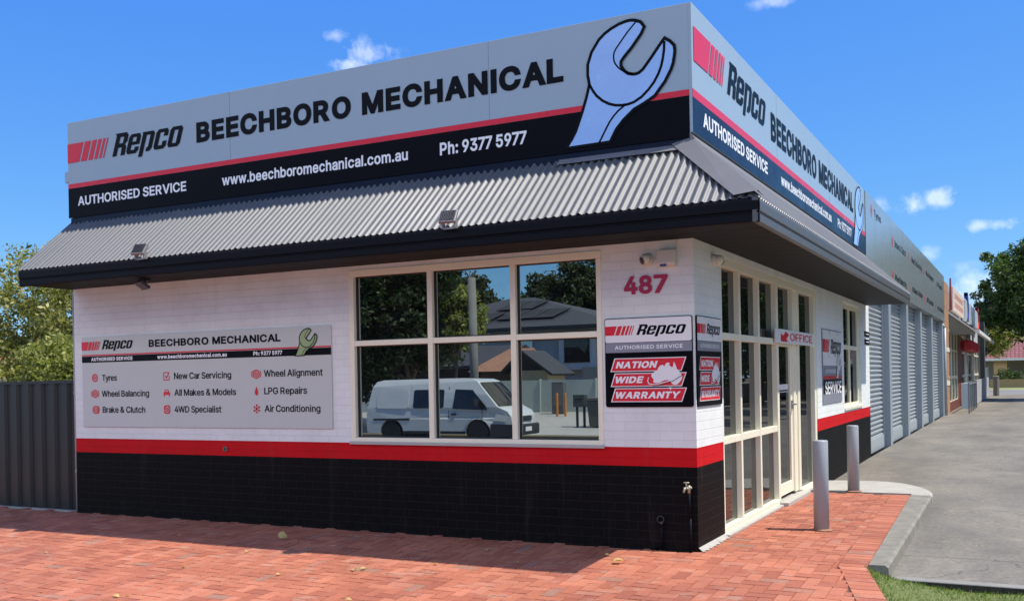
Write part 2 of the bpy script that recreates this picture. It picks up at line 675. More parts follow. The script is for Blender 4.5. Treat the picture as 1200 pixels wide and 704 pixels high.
class Sheet:
    """flat vinyl graphics on a wall plane; 'F' faces -Y (u = X), 'R' faces +X (u = Y)"""
    def __init__(s, plane, base, parent=None, mats=None):
        s.p, s.base, s.mb, s.parent, s.mats, s.hold = plane, base, MB(), parent, mats, False

    def flush(s, name):
        """what has been drawn so far becomes one part of the sign"""
        if s.parent and s.mb.v:
            s.mb.build(name, s.mats or MS, s.parent)
            s.mb = MB()

    def map(s, u, v, lay):
        d = s.base + lay * 0.0015
        return (u, -d, v) if s.p == 'F' else (d, u, v)

    def put(s, vf, fn, lay, mi):
        vs, fs = vf
        s.mb.add([s.map(*fn(x, y), lay) for x, y in vs], fs, mi)

    def poly(s, pts, lay=1, mi=0, holes=()):
        s.put(poly2d([pts, *holes]), lambda x, y: (x, y), lay, mi)

    def rect(s, u0, u1, v0, v1, lay=1, mi=0):
        s.mb.add([s.map(*q, lay) for q in ((u0, v0), (u1, v0), (u1, v1), (u0, v1))], [(0, 1, 2, 3)], mi)

    def text(s, t, u0, u1, base, cap, lay=2, mi=0, bold=0.02, shear=0.0, space=1.0):
        vf = text2d(t, bold, shear, space)
        if not vf[0]:
            return
        hv = text2d('H', bold)[0]
        hh = max(y for x, y in hv) - min(y for x, y in hv)
        xs = [x for x, y in vf[0]]
        x0, x1 = min(xs), max(xs)
        sy = cap / hh
        s.put(vf, lambda x, y: (u0 + (x - x0) / (x1 - x0) * (u1 - u0), base + (y + bold) * sy), lay, mi)
        if not s.hold:
            s.flush('lettering')

    def line(s, pts, w, lay=2, mi=0):
        """one mitred strip along a polyline (closed when the last point repeats the first)"""
        closed = pts[0] == pts[-1]
        P = [Vector((a, b_)) for a, b_ in (pts[:-1] if closed else pts)]
        n = len(P)
        vs = []
        for i in range(n):
            a = P[i - 1] if (i or closed) else P[i]
            c = P[(i + 1) % n] if (i < n - 1 or closed) else P[i]
            d1 = (P[i] - a).normalized() if (P[i] - a).length > 1e-9 else (c - P[i]).normalized()
            d2 = (c - P[i]).normalized() if (c - P[i]).length > 1e-9 else d1
            t_ = (d1 + d2)
            t_ = t_.normalized() if t_.length > 1e-6 else d1
            n_ = Vector((-t_.y, t_.x))
            k_ = w / 2 / max(.55, n_.dot(Vector((-d1.y, d1.x))))
            for sg in (-1, 1):
                q = P[i] + n_ * k_ * sg
                vs.append(s.map(q.x, q.y, lay))
        m_ = n if closed else n - 1
        s.mb.add(vs, [(2 * i, 2 * ((i + 1) % n), 2 * ((i + 1) % n) + 1, 2 * i + 1) for i in range(m_)], mi)

    def ring(s, c, r0, r1, lay=2, mi=0, n=24, a0=0, a1=360, sq=1.0):
        vs, fs = [], []
        for i in range(n + 1):
            a = R(a0 + (a1 - a0) * i / n)
            vs += [s.map(c[0] + r0 * math.cos(a), c[1] + r0 * sq * math.sin(a), lay), s.map(c[0] + r1 * math.cos(a), c[1] + r1 * sq * math.sin(a), lay)]
            if i:
                k = 2 * i
                fs.append((k - 2, k - 1, k + 1, k))
        s.mb.add(vs, fs, mi)

    def logo(s, u0, u1, base, cap, lay=2, mi=0):
        """italic chamfered workshop logo word"""
        L = [
            [[(-.1, 1), (.62, 1), (.78, .86), (.78, .6), (.66, .48), (.78, .38), (.80, 0), (.53, 0), (.50, .36), (.27, .36), (.27, 0), (0, 0), (0, .9)], [(.27, .82), (.51, .82), (.51, .54), (.27, .54)]],
            [[(.12, 0), (0, .12), (0, .74), (.12, .86), (.64, .86), (.76, .74), (.76, .38), (.26, .38), (.26, .16), (.5, .16), (.5, .28), (.76, .28), (.76, .12), (.64, 0)], [(.26, .52), (.26, .71), (.5, .71), (.5, .52)]],
            [[(0, -.2), (0, .8), (-.06, .86), (.64, .86), (.76, .74), (.76, .12), (.64, 0), (.4, 0), (.4, .15), (.5, .2), (.5, .71), (.26, .71), (.26, -.2)]],
            [[(.12, 0), (0, .12), (0, .74), (.12, .86), (.64, .86), (.76, .74), (.76, .54), (.5, .54), (.5, .71), (.26, .71), (.26, .16), (.5, .16), (.5, .33), (.76, .33), (.76, .12), (.64, 0)]],
            [[(.12, 0), (0, .12), (0, .74), (.12, .86), (.64, .86), (.76, .74), (.76, .12), (.64, 0)], [(.26, .16), (.26, .71), (.5, .71), (.5, .16)]],
        ]
        sh = 0.36
        xs = [.86 * i for i in range(5)]
        W = xs[4] + .76 + sh * .86 + 0.0
        k = (u1 - u0) / W
        for x, loops in zip(xs, L):
            lp = [[(u0 + (x + q[0] + sh * q[1]) * k, base + q[1] * cap) for q in l_] for l_ in loops]
            s.poly(lp[0], lay, mi, lp[1:])

    def bars(s, u0, ub, u1, v0, v1, lay=2, mi=0):
        """solid block then five slanting bars, each narrower"""
        h = v1 - v0
        sl = h * 0.36
        s.mb.add([s.map(*q, lay) for q in ((u0, v0), (ub - sl, v0), (ub, v1), (u0, v1))], [(0, 1, 2, 3)], mi)
        L = u1 - ub
        x = ub
        ws = [.24, .17, .13, .085, .05]
        gap = (1 - sum(ws)) / 5
        for w in ws:
            x += gap * L
            a, b = x, x + w * L
            s.mb.add([s.map(*q, lay) for q in ((a - sl, v0), (b - sl, v0), (b, v1), (a, v1))], [(0, 1, 2, 3)], mi)
            x = b

    def build(s, name, mats, parent):
        return s.mb.build(name, mats, parent) if s.mb.v else None


WO = [(-0.023, -0.004), (0.03, 0.07), (0.077, 0.146), (0.145, 0.314), (0.19, 0.444), (0.224, 0.567), (0.209, 0.657), (0.211, 0.755), (0.251, 0.865), (0.327, 0.97), (0.39, 1.02), (0.454, 1.054), (0.53, 1.082), (0.598, 1.096), (0.65, 1.098), (0.69, 1.089), (0.744, 1.066), (0.779, 1.016), (0.747, 0.955), (0.654, 0.846), (0.571, 0.764), (0.545, 0.731), (0.544, 0.692), (0.579, 0.638), (0.615, 0.61), (0.66, 0.597), (0.69, 0.595), (0.72, 0.601), (0.761, 0.629), (0.833, 0.712), (0.914, 0.812), (0.971, 0.878), (1.023, 0.841), (1.061, 0.797), (1.066, 0.745), (1.059, 0.694), (1.048, 0.64), (1.028, 0.587), (0.967, 0.483), (0.866, 0.366), (0.765, 0.314), (0.663, 0.271), (0.56, 0.189), (0.487, 0.112), (0.422, 0.0)]
W1 = [(0.224, 0.567), (0.26, 0.5), (0.296, 0.449), (0.355, 0.395), (0.419, 0.357), (0.48, 0.335), (0.542, 0.326), (0.605, 0.326), (0.665, 0.338), (0.74, 0.375), (0.807, 0.431), (0.865, 0.495), (0.909, 0.567), (0.935, 0.63), (0.951, 0.693), (0.964, 0.77), (0.968, 0.85)]
W2 = [(0.59, 0.33), (0.562, 0.314), (0.51, 0.28), (0.458, 0.232), (0.42, 0.185), (0.383, 0.125), (0.345, 0.06), (0.308, -0.001)]
W3 = [(0.699, 1.074), (0.617, 0.997), (0.501, 0.863), (0.478, 0.825), (0.473, 0.79), (0.476, 0.75), (0.488, 0.72), (0.515, 0.683), (0.549, 0.652), (0.6, 0.618), (0.66, 0.597)]


def wrench(sh, u, v, ku, kv, lay=3, mi_line=0, mi_fill=1, lw=0.03):
    T = lambda P: [(u + a * ku, v + b * kv) for a, b in P]
    sh.poly(T(WO), lay, mi_fill)
    sh.line(T(WO + [WO[0]]), lw, lay + 1, mi_line)
    sh.line(T(W1), lw * .85, lay + 1, mi_line)
    sh.line(T(W2), lw * .6, lay + 1, mi_line)
    sh.line(T(W3), lw * .5, lay + 1, mi_line)


# ------------------------------------------------------------------ palette
RED_P = (.58, .009, .014)
M_BRICK = brick_mat('painted_brick', [(0.0, (.0045, .0045, .005)), (.7517, RED_P), (.9198, (.80, .825, .80))], bump=.42, spec=.10, rough=.6, var=.03, base_top=.7517)
M_GARWALL = mat('grey_render', (.33, .36, .37), .6, var=.06)
M_CREAM = mat('cream_paint', (.84, .80, .62), .35, var=.05)
M_GLASS = glass_mat('mirror_glass', wav=0.012)
M_GLASS2 = glass_mat('entry_glass', tint=(.42, .44, .44), body=(.012, .012, .012), refl=.55, wav=0.02)
M_BLACKP = mat('black_paint', (.0045, .005, .008), .5, spec=.12, var=.2)
M_CHAR = mat('slate_gutter', (.095, .097, .098), .4, var=.1)
M_SOFFIT = None
M_ROOF = mat('zinc_roof', (.132, .134, .136), .5, spec=.4, metal=.2, var=.14, vscale=1.2, fine=.08)
M_FLASH = mat('grey_flashing', (.17, .165, .165), .55, var=.12)
M_SIGNGREY = mat('sign_grey', (.34, .43, .49), .25, spec=.45, var=.03, fine=.01)
M_SIGNGREY2 = mat('sign_light_grey', (.55, .575, .54), .35, var=.03, fine=.01)
M_SIGNBLK = mat('sign_black', (.003, .003, .005), .4, spec=.08, var=.1)
M_SIGNNAVY = mat('sign_navy', (.005, .007, .022), .3, spec=.22, var=.1)
M_SIGNRED = mat('sign_red', (.70, .012, .03), .3, var=.04)
M_SIGNWHITE = mat('sign_white', (.82, .82, .82), .3, var=.03)
M_LETBLK = mat('letter_black', (.004, .004, .006), .4, spec=.1, var=.05)
M_LETWHT = mat('letter_white', (.85, .86, .88), .35, var=.02)
M_BLUE = mat('wrench_blue', (.34, .55, .92), .25, var=.12, vscale=1.5)
M_GREENISH = mat('wrench_green', (.32, .42, .20), .35, var=.12)
M_SIGNMID = mat('sign_mid_grey', (.24, .25, .30), .35, var=.03)
M_CONC = None

k = NT('soffit_boards')
pos = k.n('NewGeometry').outputs['Position']
wv = k.n('TexWave', i_Scale=1.05, i_Distortion=0.0)
wv.bands_direction = 'Y'
wv.wave_profile = 'SAW'
k.l(pos, wv.inputs['Vector'])
gr = k.ramp(wv.outputs['Fac'], [(0.0, 0.0), (0.08, 1.0), (1.0, 0.85)])
nz = k.n('TexNoise', i_Scale=3.0, i_Detail=4.0)
k.l(pos, nz.inputs['Vector'])
c = k.mix(nz.outputs['Fac'], (.003, .0025, .0024), (.007, .0055, .005))
k.l(k.mix(1.0, c, gr, 'MULTIPLY'), k.b.inputs['Base Color'])
bn = k.n('Bump', i_Strength=.6, i_Distance=.01)
k.l(gr, bn.inputs['Height'])
k.l(bn.outputs[0], k.b.inputs['Normal'])
k.b.inputs['Roughness'].default_value = .6
k.b.inputs['Specular IOR Level'].default_value = .15
M_SOFFIT = k.m

k = NT('concrete_drive')
pos = k.n('NewGeometry').outputs['Position']
mp = k.n('Mapping')
mp.inputs['Scale'].default_value = (1.0, .45, 1)
k.l(pos, mp.inputs['Vector'])
n1 = k.n('TexNoise', i_Scale=.8, i_Detail=7.0, i_Roughness=.62)
n2 = k.n('TexNoise', i_Scale=26.0, i_Detail=5.0)
n3 = k.n('TexNoise', i_Scale=2.3, i_Detail=6.0, i_Roughness=.7)
for n_ in (n1, n3):
    k.l(mp.outputs[0], n_.inputs['Vector'])
k.l(pos, n2.inputs['Vector'])
c = k.ramp(n1.outputs['Fac'], [(.32, (.125, .113, .090)), (.5, (.182, .164, .128)), (.68, (.235, .212, .165))])
c = k.mix(k.ramp(n3.outputs['Fac'], [(.50, 0.0), (.70, .6)]), c, (.115, .108, .100))
n4 = k.n('TexNoise', i_Scale=1.4, i_Detail=8.0, i_Roughness=.75, i_Distortion=1.2)
k.l(pos, n4.inputs['Vector'])
c = k.mix(k.ramp(n4.outputs['Fac'], [(.56, 0.0), (.66, .55)]), c, (.30, .26, .19))
n5 = k.n('TexNoise', i_Scale=5.5, i_Detail=4.0, i_Roughness=.6)
k.l(pos, n5.inputs['Vector'])
c = k.mix(k.ramp(n5.outputs['Fac'], [(.66, 0.0), (.72, .7)]), c, (.06, .056, .052))
vo = k.n('TexVoronoi', i_Scale=.45)
vo.feature = 'DISTANCE_TO_EDGE'
nw = k.n('TexNoise', i_Scale=2.0, i_Detail=5.0)
k.l(pos, nw.inputs['Vector'])
k.l(k.mix(.22, pos, nw.outputs['Color']), vo.inputs['Vector'])
crk = k.math('MULTIPLY', k.math('LESS_THAN', vo.outputs['Distance'], .0022), k.math('GREATER_THAN', n1.outputs['Fac'], .5))
c = k.mix(k.math('MULTIPLY', crk, .6), c, (.05, .048, .045))
c = k.mix(.45, c, k.ramp(n2.outputs['Fac'], [(.3, .5), (.7, 1.4)]), 'MULTIPLY')
# saw-cut joints across the drive
sep = k.n('SeparateXYZ')
k.l(pos, sep.inputs[0])
jy = k.math('ABSOLUTE', k.math('SUBTRACT', k.math('FRACT', k.math('MULTIPLY', k.math('ADD', sep.outputs['Y'], .55), 1 / 3.3)), .5))
jm = k.math('LESS_THAN', jy, .0035)
c = k.mix(k.math('MULTIPLY', jm, .6), c, (.03, .03, .03))
k.l(c, k.b.inputs['Base Color'])
k.b.inputs['Roughness'].default_value = .8
bn = k.n('Bump', i_Strength=.25, i_Distance=.01)
k.l(n2.outputs['Fac'], bn.inputs['Height'])
k.l(bn.outputs[0], k.b.inputs['Normal'])
M_DRIVE = k.m
M_CONC = mat('pale_concrete', (.40, .385, .34), .85, var=.22, vscale=5, bump=.3, fine=.12)
M_KERB = mat('grey_kerb', (.235, .225, .20), .85, var=.25, vscale=4, bump=.3, fine=.12)
M_ASPH = mat('asphalt', (.19, .185, .17), .9, var=.2, vscale=1.5, bump=.4, bscale=200)
M_SAND = mat('bedding_sand', (.11, .05, .03), .95, var=.2)
M_SOIL = mat('verge_soil', (.17, .14, .085), .95, var=.3)

k = NT('clay_pavers')
g = k.n('NewGeometry')
pos = g.outputs['Position']
c = k.ramp(g.outputs['Random Per Island'], [(0.0, (.31, .090, .050)), (.08, (.36, .110, .060)), (.5, (.415, .133, .071)), (.9, (.475, .168, .093)), (.97, (.44, .165, .10)), (1.0, (.30, .15, .10))])
n1 = k.n('TexNoise', i_Scale=.9, i_Detail=6.0, i_Roughness=.65)
n2 = k.n('TexNoise', i_Scale=60.0, i_Detail=4.0)
n3 = k.n('TexNoise', i_Scale=6.0, i_Detail=5.0)
for n_ in (n1, n2, n3):
    k.l(pos, n_.inputs['Vector'])
c = k.mix(1.0, c, k.ramp(n1.outputs['Fac'], [(.3, .78), (.6, 1.04)]), 'MULTIPLY')
c = k.mix(.5, c, k.ramp(n2.outputs['Fac'], [(.3, .75), (.7, 1.2)]), 'MULTIPLY')
c = k.mix(k.ramp(n3.outputs['Fac'], [(.58, 0.0), (.76, .5)]), c, (.44, .30, .22))
n4 = k.n('TexNoise', i_Scale=.55, i_Detail=8.0, i_Roughness=.7, i_Distortion=.6)
k.l(pos, n4.inputs['Vector'])
c = k.mix(k.ramp(n4.outputs['Fac'], [(.50, 0.0), (.66, .42)]), c, (.26, .085, .055))
n5 = k.n('TexNoise', i_Scale=3.6, i_Detail=6.0, i_Roughness=.7)
k.l(pos, n5.inputs['Vector'])
c = k.mix(k.ramp(n5.outputs['Fac'], [(.62, 0.0), (.70, .5)]), c, (.17, .085, .06))
k.l(c, k.b.inputs['Base Color'])
k.b.inputs['Roughness'].default_value = .82
bn = k.n('Bump', i_Strength=.3, i_Distance=.005)
k.l(n2.outputs['Fac'], bn.inputs['Height'])
k.l(bn.outputs[0], k.b.inputs['Normal'])
M_PAVER = k.m


def pz(x, y):
    """height of the brick footpath: level along the side door, falling gently to the street"""
    if y >= 0:
        return 0.0
    return max(-0.165, 0.055 * y)


# ------------------------------------------------------------------ ground
g = MB()
n = 24
xs = [-400, -120, -60, -30, -16, 16, 40, 120, 400]
ys = [-400, -120, -60, -30, -6.6, 0, 40, 75, 120, 400]
for i in range(len(xs) - 1):
    for j in range(len(ys) - 1):
        g.add([(xs[i], ys[j], -.26), (xs[i + 1], ys[j], -.26), (xs[i + 1], ys[j + 1], -.26), (xs[i], ys[j + 1], -.26)], [(0, 1, 2, 3)])
tag(g.build('ground', M_SOIL), kind='structure')


def sheet(name, x0, x1, y0, y1, zf, m_, nx=8, ny=40, skirt=0.0):
    mb = MB()
    vs = []
    for j in range(ny + 1):
        for i in range(nx + 1):
            x = x0 + (x1 - x0) * i / nx
            y = y0 + (y1 - y0) * j / ny
            vs.append((x, y, zf(x, y)))
    fs = [(j * (nx + 1) + i, j * (nx + 1) + i + 1, (j + 1) * (nx + 1) + i + 1, (j + 1) * (nx + 1) + i) for j in range(ny) for i in range(nx)]
    mb.add(vs, fs)
    if skirt:
        mb.box(x0, x1, y0 - .002, y0 + .10, zf(x0, y0) - skirt, zf(x0, y0) - .003)
    return tag(mb.build(name, m_), kind='structure')


def dz(x, y):
    t = min(1, max(0, (y - 2.0) / 9.0))
    return -.105 + .085 * t


sheet('driveway', 0.0, 9.5, .02, 62.0, dz, M_DRIVE, 6, 60, skirt=.12)
sheet('cross_street', -60, 80, 62.004, 76, lambda x, y: -.03, M_ASPH, 4, 4)
sheet('road', -90, 60, -17.3, -6.6, lambda x, y: -.205, M_ASPH, 10, 6)
sheet('far_apron', -45, 18, -29, -17.9, lambda x, y: -.13 + max(0, (-y - 19) / 8) * .36, M_CONC, 4, 10)
kb = MB()
kb.box(-90, 60, -17.9, -17.3, -.26, -.10)
tag(kb.build('far_kerb', M_SOIL), kind='structure')
kb = MB()
kb.box(-90, 60, -6.6, -6.35, -.26, -.16)
tag(kb.build('street_kerb', M_KERB, bevel=.02), kind='structure')

# brick footpath: one mesh, every paver a chamfered block in a herringbone bond
pv = MB()
PW = .1145
verts, faces = [], []


def paver(cx, cy, lx, ly, z_jit=0.0):
    b = len(verts)
    gp = .0017
    ch = .004
    hx, hy = lx / 2 - gp, ly / 2 - gp
    tx, ty = random.uniform(-.002, .002), random.uniform(-.003, .003)
    for (sx, sy) in ((-1, -1), (1, -1), (1, 1), (-1, 1)):
        x, y = cx + sx * hx, cy + sy * hy
        verts.append((x, y, pz(x, y) - .012 + z_jit))
    for (sx, sy) in ((-1, -1), (1, -1), (1, 1), (-1, 1)):
        x, y = cx + sx * (hx - ch), cy + sy * (hy - ch)
        verts.append((x, y, pz(x, y) + z_jit + tx * sx + ty * sy * .5))
    faces.append((b + 4, b + 5, b + 6, b + 7))
    for i in range(4):
        faces.append((b + i, b + (i + 1) % 4, b + 4 + (i + 1) % 4, b + 4 + i))


def edge_x(y):
    """right-hand limit of the herringbone field"""
    if y > 5.09:
        return -9
    if y >= -.2:
        return 1.47 - (y + .1) * (1.47 - 1.30) / 5.2 - .235
    return 1.5 + (-.25 - y) * .28 - .235


X0, X1, Y0, Y1 = -13.0, 3.2, -6.35, 5.1
nx = int((X1 - X0) / PW)
ny = int((Y1 - Y0) / PW)
for i in range(nx):
    for j in range(ny):
        kk = (i - j) % 4
        if kk == 0:
            cx, cy, lx, ly = X0 + (i + 1) * PW, Y0 + (j + .5) * PW, 2 * PW, PW
        elif kk == 3:
            cx, cy, lx, ly = X0 + (i + .5) * PW, Y0 + (j + 1) * PW, PW, 2 * PW
        else:
            continue
        if cy > 0.0 and cx < -.1:
            continue
        if cx + lx / 2 > edge_x(cy) or cy + ly / 2 > 5.09:
            # cut pavers along the edge stay out; the header course takes their place
            if cx - lx / 2 > edge_x(cy) - .02 or cy + ly / 2 > 5.09:
                continue
            nl = edge_x(cy) - (cx - lx / 2)
            if nl < .02:
                continue
            cx, lx = cx - lx / 2 + nl / 2, nl
        paver(cx, cy, lx, ly, random.uniform(-.001, .001))
y = -6.3
while y < 5.05:
    e0, e1 = edge_x(y - PW / 2), edge_x(y + PW / 2)
    if e0 > 0 and e1 > 0:
        b0 = len(verts)
        zj = random.uniform(-.001, .001)
        for (dx, yy, ee) in ((.003, y - PW / 2 + .0017, e0), (.232, y - PW / 2 + .0017, e0), (.232, y + PW / 2 - .0017, e1), (.003, y + PW / 2 - .0017, e1)):
            verts.append((ee + dx, yy, pz(0, yy) - .012))
        for (dx, yy, ee) in ((.007, y - PW / 2 + .0057, e0), (.228, y - PW / 2 + .0057, e0), (.228, y + PW / 2 - .0057, e1), (.007, y + PW / 2 - .0057, e1)):
            verts.append((ee + dx, yy, pz(0, yy) + zj))
        faces.append((b0 + 4, b0 + 5, b0 + 6, b0 + 7))
        for i in range(4):
            faces.append((b0 + i, b0 + (i + 1) % 4, b0 + 4 + (i + 1) % 4, b0 + 4 + i))
    y += PW
pv.add(verts, faces)
tag(pv.build('brick_footpath', M_PAVER), kind='structure')
bd_ = MB()
bvs, bfs = [], []
for j in range(13):
    yy = -6.34 + 6.32 * j / 12
    bvs += [(-13.2, yy, pz(0, yy) - .011), (edge_x(yy) + .225, yy, pz(0, yy) - .011)]
    if j:
        bfs.append((2 * j - 2, 2 * j - 1, 2 * j + 1, 2 * j))
bd_.add(bvs, bfs)
tag(bd_.build('footpath_bedding', M_SAND), kind='structure')
bs = MB()
bs.add([(-.12, -.02, -.011), (1.50, -.02, -.011), (1.33, 5.12, -.011), (-.12, 5.12, -.011)], [(0, 1, 2, 3)])
tag(bs.build('side_path_bedding', M_SAND), kind='structure')
# mortar haunch smeared along the foot of the side wall
hm = MB()
pr = []
for i in range(40):
    yy = .0 + i * .88 / 39
    w = .03 + .035 * abs(math.sin(i * 1.7) * math.cos(i * .6)) + random.uniform(0, .015)
    pr.append((yy, w))
for (a, wa), (b, wb) in zip(pr[:-1], pr[1:]):
    hm.add([(0.001, a, .035), (wa, a, .004), (wb, b, .004), (0.001, b, .035)], [(0, 1, 2, 3)])
tag(hm.build('mortar_haunch', M_CONC), kind='structure')

# kerb round the side path and the slab behind it
kerb = MB()
outer = [(1.625, -.105), (1.61, 1.0), (1.59, 2.5), (1.57, 4.0), (1.555, 5.04), (1.53, 5.35), (1.47, 5.65), (1.37, 5.92), (1.22, 6.18), (1.04, 6.4), (.84, 6.53), (.6, 6.57), (.3, 6.54), (.02, 6.47)]
inner = [(1.475, -.105), (1.44, 1.0), (1.39, 2.5), (1.34, 4.0), (1.305, 5.11), (1.2, 5.11), (1.1, 5.11), (1.0, 5.11), (.85, 5.11), (.7, 5.11), (.5, 5.11), (.35, 5.11), (.2, 5.11), (.02, 5.11)]
vs, fs = [], []
for i, (o_, n_) in enumerate(zip(outer, inner)):
    o2 = (o_[0] - (.022 if i < 9 else 0), o_[1] - (0 if i < 6 else .02))
    vs += [(n_[0], n_[1], -.10), (n_[0], n_[1], .004), (o2[0], o2[1], .006), (o_[0] + .004, o_[1], -.014), (o_[0] + .012, o_[1] + .004, -.22)]
for i in range(len(outer) - 1):
    b = 5 * i
    for q in range(4):
        fs.append((b + q, b + q + 1, b + 5 + q + 1, b + 5 + q))
fs.append((0, 1, 2, 3, 4))
km = [0] * 0
kerb.add(vs, fs)
k = NT('kerb_concrete')
pos = k.n('NewGeometry').outputs['Position']
sep = k.n('SeparateXYZ')
k.l(pos, sep.inputs[0])
n1 = k.n('TexNoise', i_Scale=4.0, i_Detail=7.0, i_Roughness=.65)
n2 = k.n('TexNoise', i_Scale=90.0, i_Detail=3.0)
k.l(pos, n1.inputs['Vector'])
k.l(pos, n2.inputs['Vector'])
new = k.math('MULTIPLY', k.math('SUBTRACT', sep.outputs['Y'], 4.9), 5.0, clamp=True)
c = k.mix(new, k.ramp(n1.outputs['Fac'], [(.3, (.15, .14, .115)), (.7, (.27, .25, .205))]), k.ramp(n1.outputs['Fac'], [(.3, (.34, .325, .28)), (.7, (.46, .44, .385))]))
c = k.mix(.5, c, k.ramp(n2.outputs['Fac'], [(.3, .7), (.7, 1.25)]), 'MULTIPLY')
jy = k.math('ABSOLUTE', k.math('SUBTRACT', k.math('FRACT', k.math('MULTIPLY', k.math('ADD', sep.outputs['Y'], .35), 1 / .42)), .5))
jm = k.math('MULTIPLY', k.math('LESS_THAN', jy, .008), k.math('LESS_THAN', sep.outputs['Y'], .9))
c = k.mix(k.math('MULTIPLY', jm, .55), c, (.05, .05, .045))
k.l(c, k.b.inputs['Base Color'])
k.b.inputs['Roughness'].default_value = .85
M_KERB2 = k.m
tag(kerb.build('kerb', M_KERB2), kind='structure')
es = MB()
es.box(1.46, 9.5, -.105, .018, -.19, -.098)
tag(es.build('drive_edge_strip', M_KERB, bevel=.008), kind='structure')
es = MB()
ex = [1.46 + i * .1 for i in range(81)]
for a, b in zip(ex[:-1], ex[1:]):
    es.add([(a, -.108, -.106), (b, -.108, -.106), (b, -.118 - random.uniform(0, .012), -.2), (a, -.12, -.2)], [(0, 3, 2, 1)])
tag(es.build('soil_edge', mat('damp_soil', (.022, .019, .014), .95, var=.4)), kind='structure')

# lawn: soil plus real blades of grass
lawn = MB()
lx0 = lambda y: 1.50 + (-.25 - y) * .28 - .012
N = 17000
vv, ff = [], []
lz = lambda x, y: -.152 + .125 * math.exp(-max(0, x - lx0(y)) / .22) * min(1, max(0, (1.2 + y) / .8)) + .012 * math.sin(x * 5 + y * 3)
gv = []
for j in range(25):
    yy = -.112 - 3.3 * (j / 24) ** 1.3
    for i in range(31):
        xx = lx0(yy) + (9.5 - lx0(yy)) * (i / 30) ** 1.8
        gv.append((xx, yy, lz(xx, yy)))
lawn.add(gv, [(j * 31 + i, (j + 1) * 31 + i, (j + 1) * 31 + i + 1, j * 31 + i + 1) for j in range(24) for i in range(30)], 1)
patch = lambda x, y: .5 + .5 * math.sin(x * 3.1 + 1.3 * math.sin(y * 2.7)) * math.cos(y * 3.7 + x)
cnt = 0
while cnt < N:
    y = -.125 - 2.4 * random.random() ** 1.5
    x = lx0(y) + (7.0 * random.random() ** 1.6)
    p = patch(x, y)
    if random.random() > .45 + .6 * p:
        continue
    cnt += 1
    a = random.uniform(0, 6.28)
    h = random.uniform(.02, .048) * (.6 + .6 * p)
    w = random.uniform(.0025, .0045)
    le = random.uniform(-.022, .022)
    la = random.uniform(-.022, .022)
    z = lz(x, y) - .002
    b = len(vv)
    dx, dy = math.cos(a) * w, math.sin(a) * w
    vv += [(x - dx, y - dy, z), (x + dx, y + dy, z), (x + le, y + la, z + h)]
    ff.append((b, b + 1, b + 2))
lawn.add(vv, ff, 0)
M_GRASS = leaf_mat('grass_blades', [(0, (.06, .13, .016)), (.5, (.12, .21, .03)), (.8, (.20, .25, .06)), (1, (.40, .33, .14))], transl=.3)
M_LAWNSOIL = mat('lawn_thatch', (.12, .145, .04), .95, var=.4, vscale=4)
tag(lawn.build('lawn', [M_GRASS, M_LAWNSOIL]), kind='stuff')

# ------------------------------------------------------------------ the workshop building
bld = thing('workshop_building', 'white brick workshop with black base, red band and grey corrugated awning on the corner', 'building', (-2, 4, 0))
W = 8.155


def wall_grid(mb, plane, d, us, zs, holes, depth, mi=0):
    """a wall with openings: quads on a grid plus reveals; plane F (y=d) or R (x=d)"""
    P = (lambda u, z, k: (u, d + k, z)) if plane == 'F' else (lambda u, z, k: (d - k, u, z))
    for i in range(len(us) - 1):
        for j in range(len(zs) - 1):
            if any(a <= us[i] and us[i + 1] <= b and e <= zs[j] and zs[j + 1] <= f for a, b, e, f in holes):
                continue
            mb.add([P(us[i], zs[j], 0), P(us[i + 1], zs[j], 0), P(us[i + 1], zs[j + 1], 0), P(us[i], zs[j + 1], 0)], [(0, 1, 2, 3)], mi)
    for a, b, e, f in holes:
        for (u0, z0, u1, z1) in ((a, e, a, f), (b, f, b, e), (a, f, b, f), (b, e, a, e)):
            mb.add([P(u0, z0, 0), P(u1, z1, 0), P(u1, z1, depth), P(u0, z0, depth)], [(0, 1, 2, 3)], mi)


WL, WR_, WB, WT = -3.826, -.899, .934, 2.789
wall = MB()
wall_grid(wall, 'F', 0, [-W, WL, WR_, 0], [-.26, WB, WT, 3.7], [(WL, WR_, WB, WT)], .11)
wall_grid(wall, 'R', 0, [0, .893, 5.86, 8.22, 10.12, 11.2], [-.26, -.02, 1.0, 2.76, 3.7], [(.893, 5.86, -.02, 2.76), (8.22, 10.12, 1.0, 2.76)], .11)
wall.add([(-W, 0, -.26), (-W, 0, 3.7), (-W, 14, 3.7), (-W, 14, -.26)], [(0, 1, 2, 3)])
wall.build('wall', M_BRICK, bld)
# parapet carcass behind the sign boards, roof deck and the garage body
pc = MB()
pc.box(-W, -.03, .005, 30.25, 3.66, 4.94)
pc.build('parapet', M_BLACKP, bld)
bw = MB()
bw.box(-W, -.24, 14.0, 30.25, -.26, 3.66)
bw.build('rear_wall', M_GARWALL, bld)

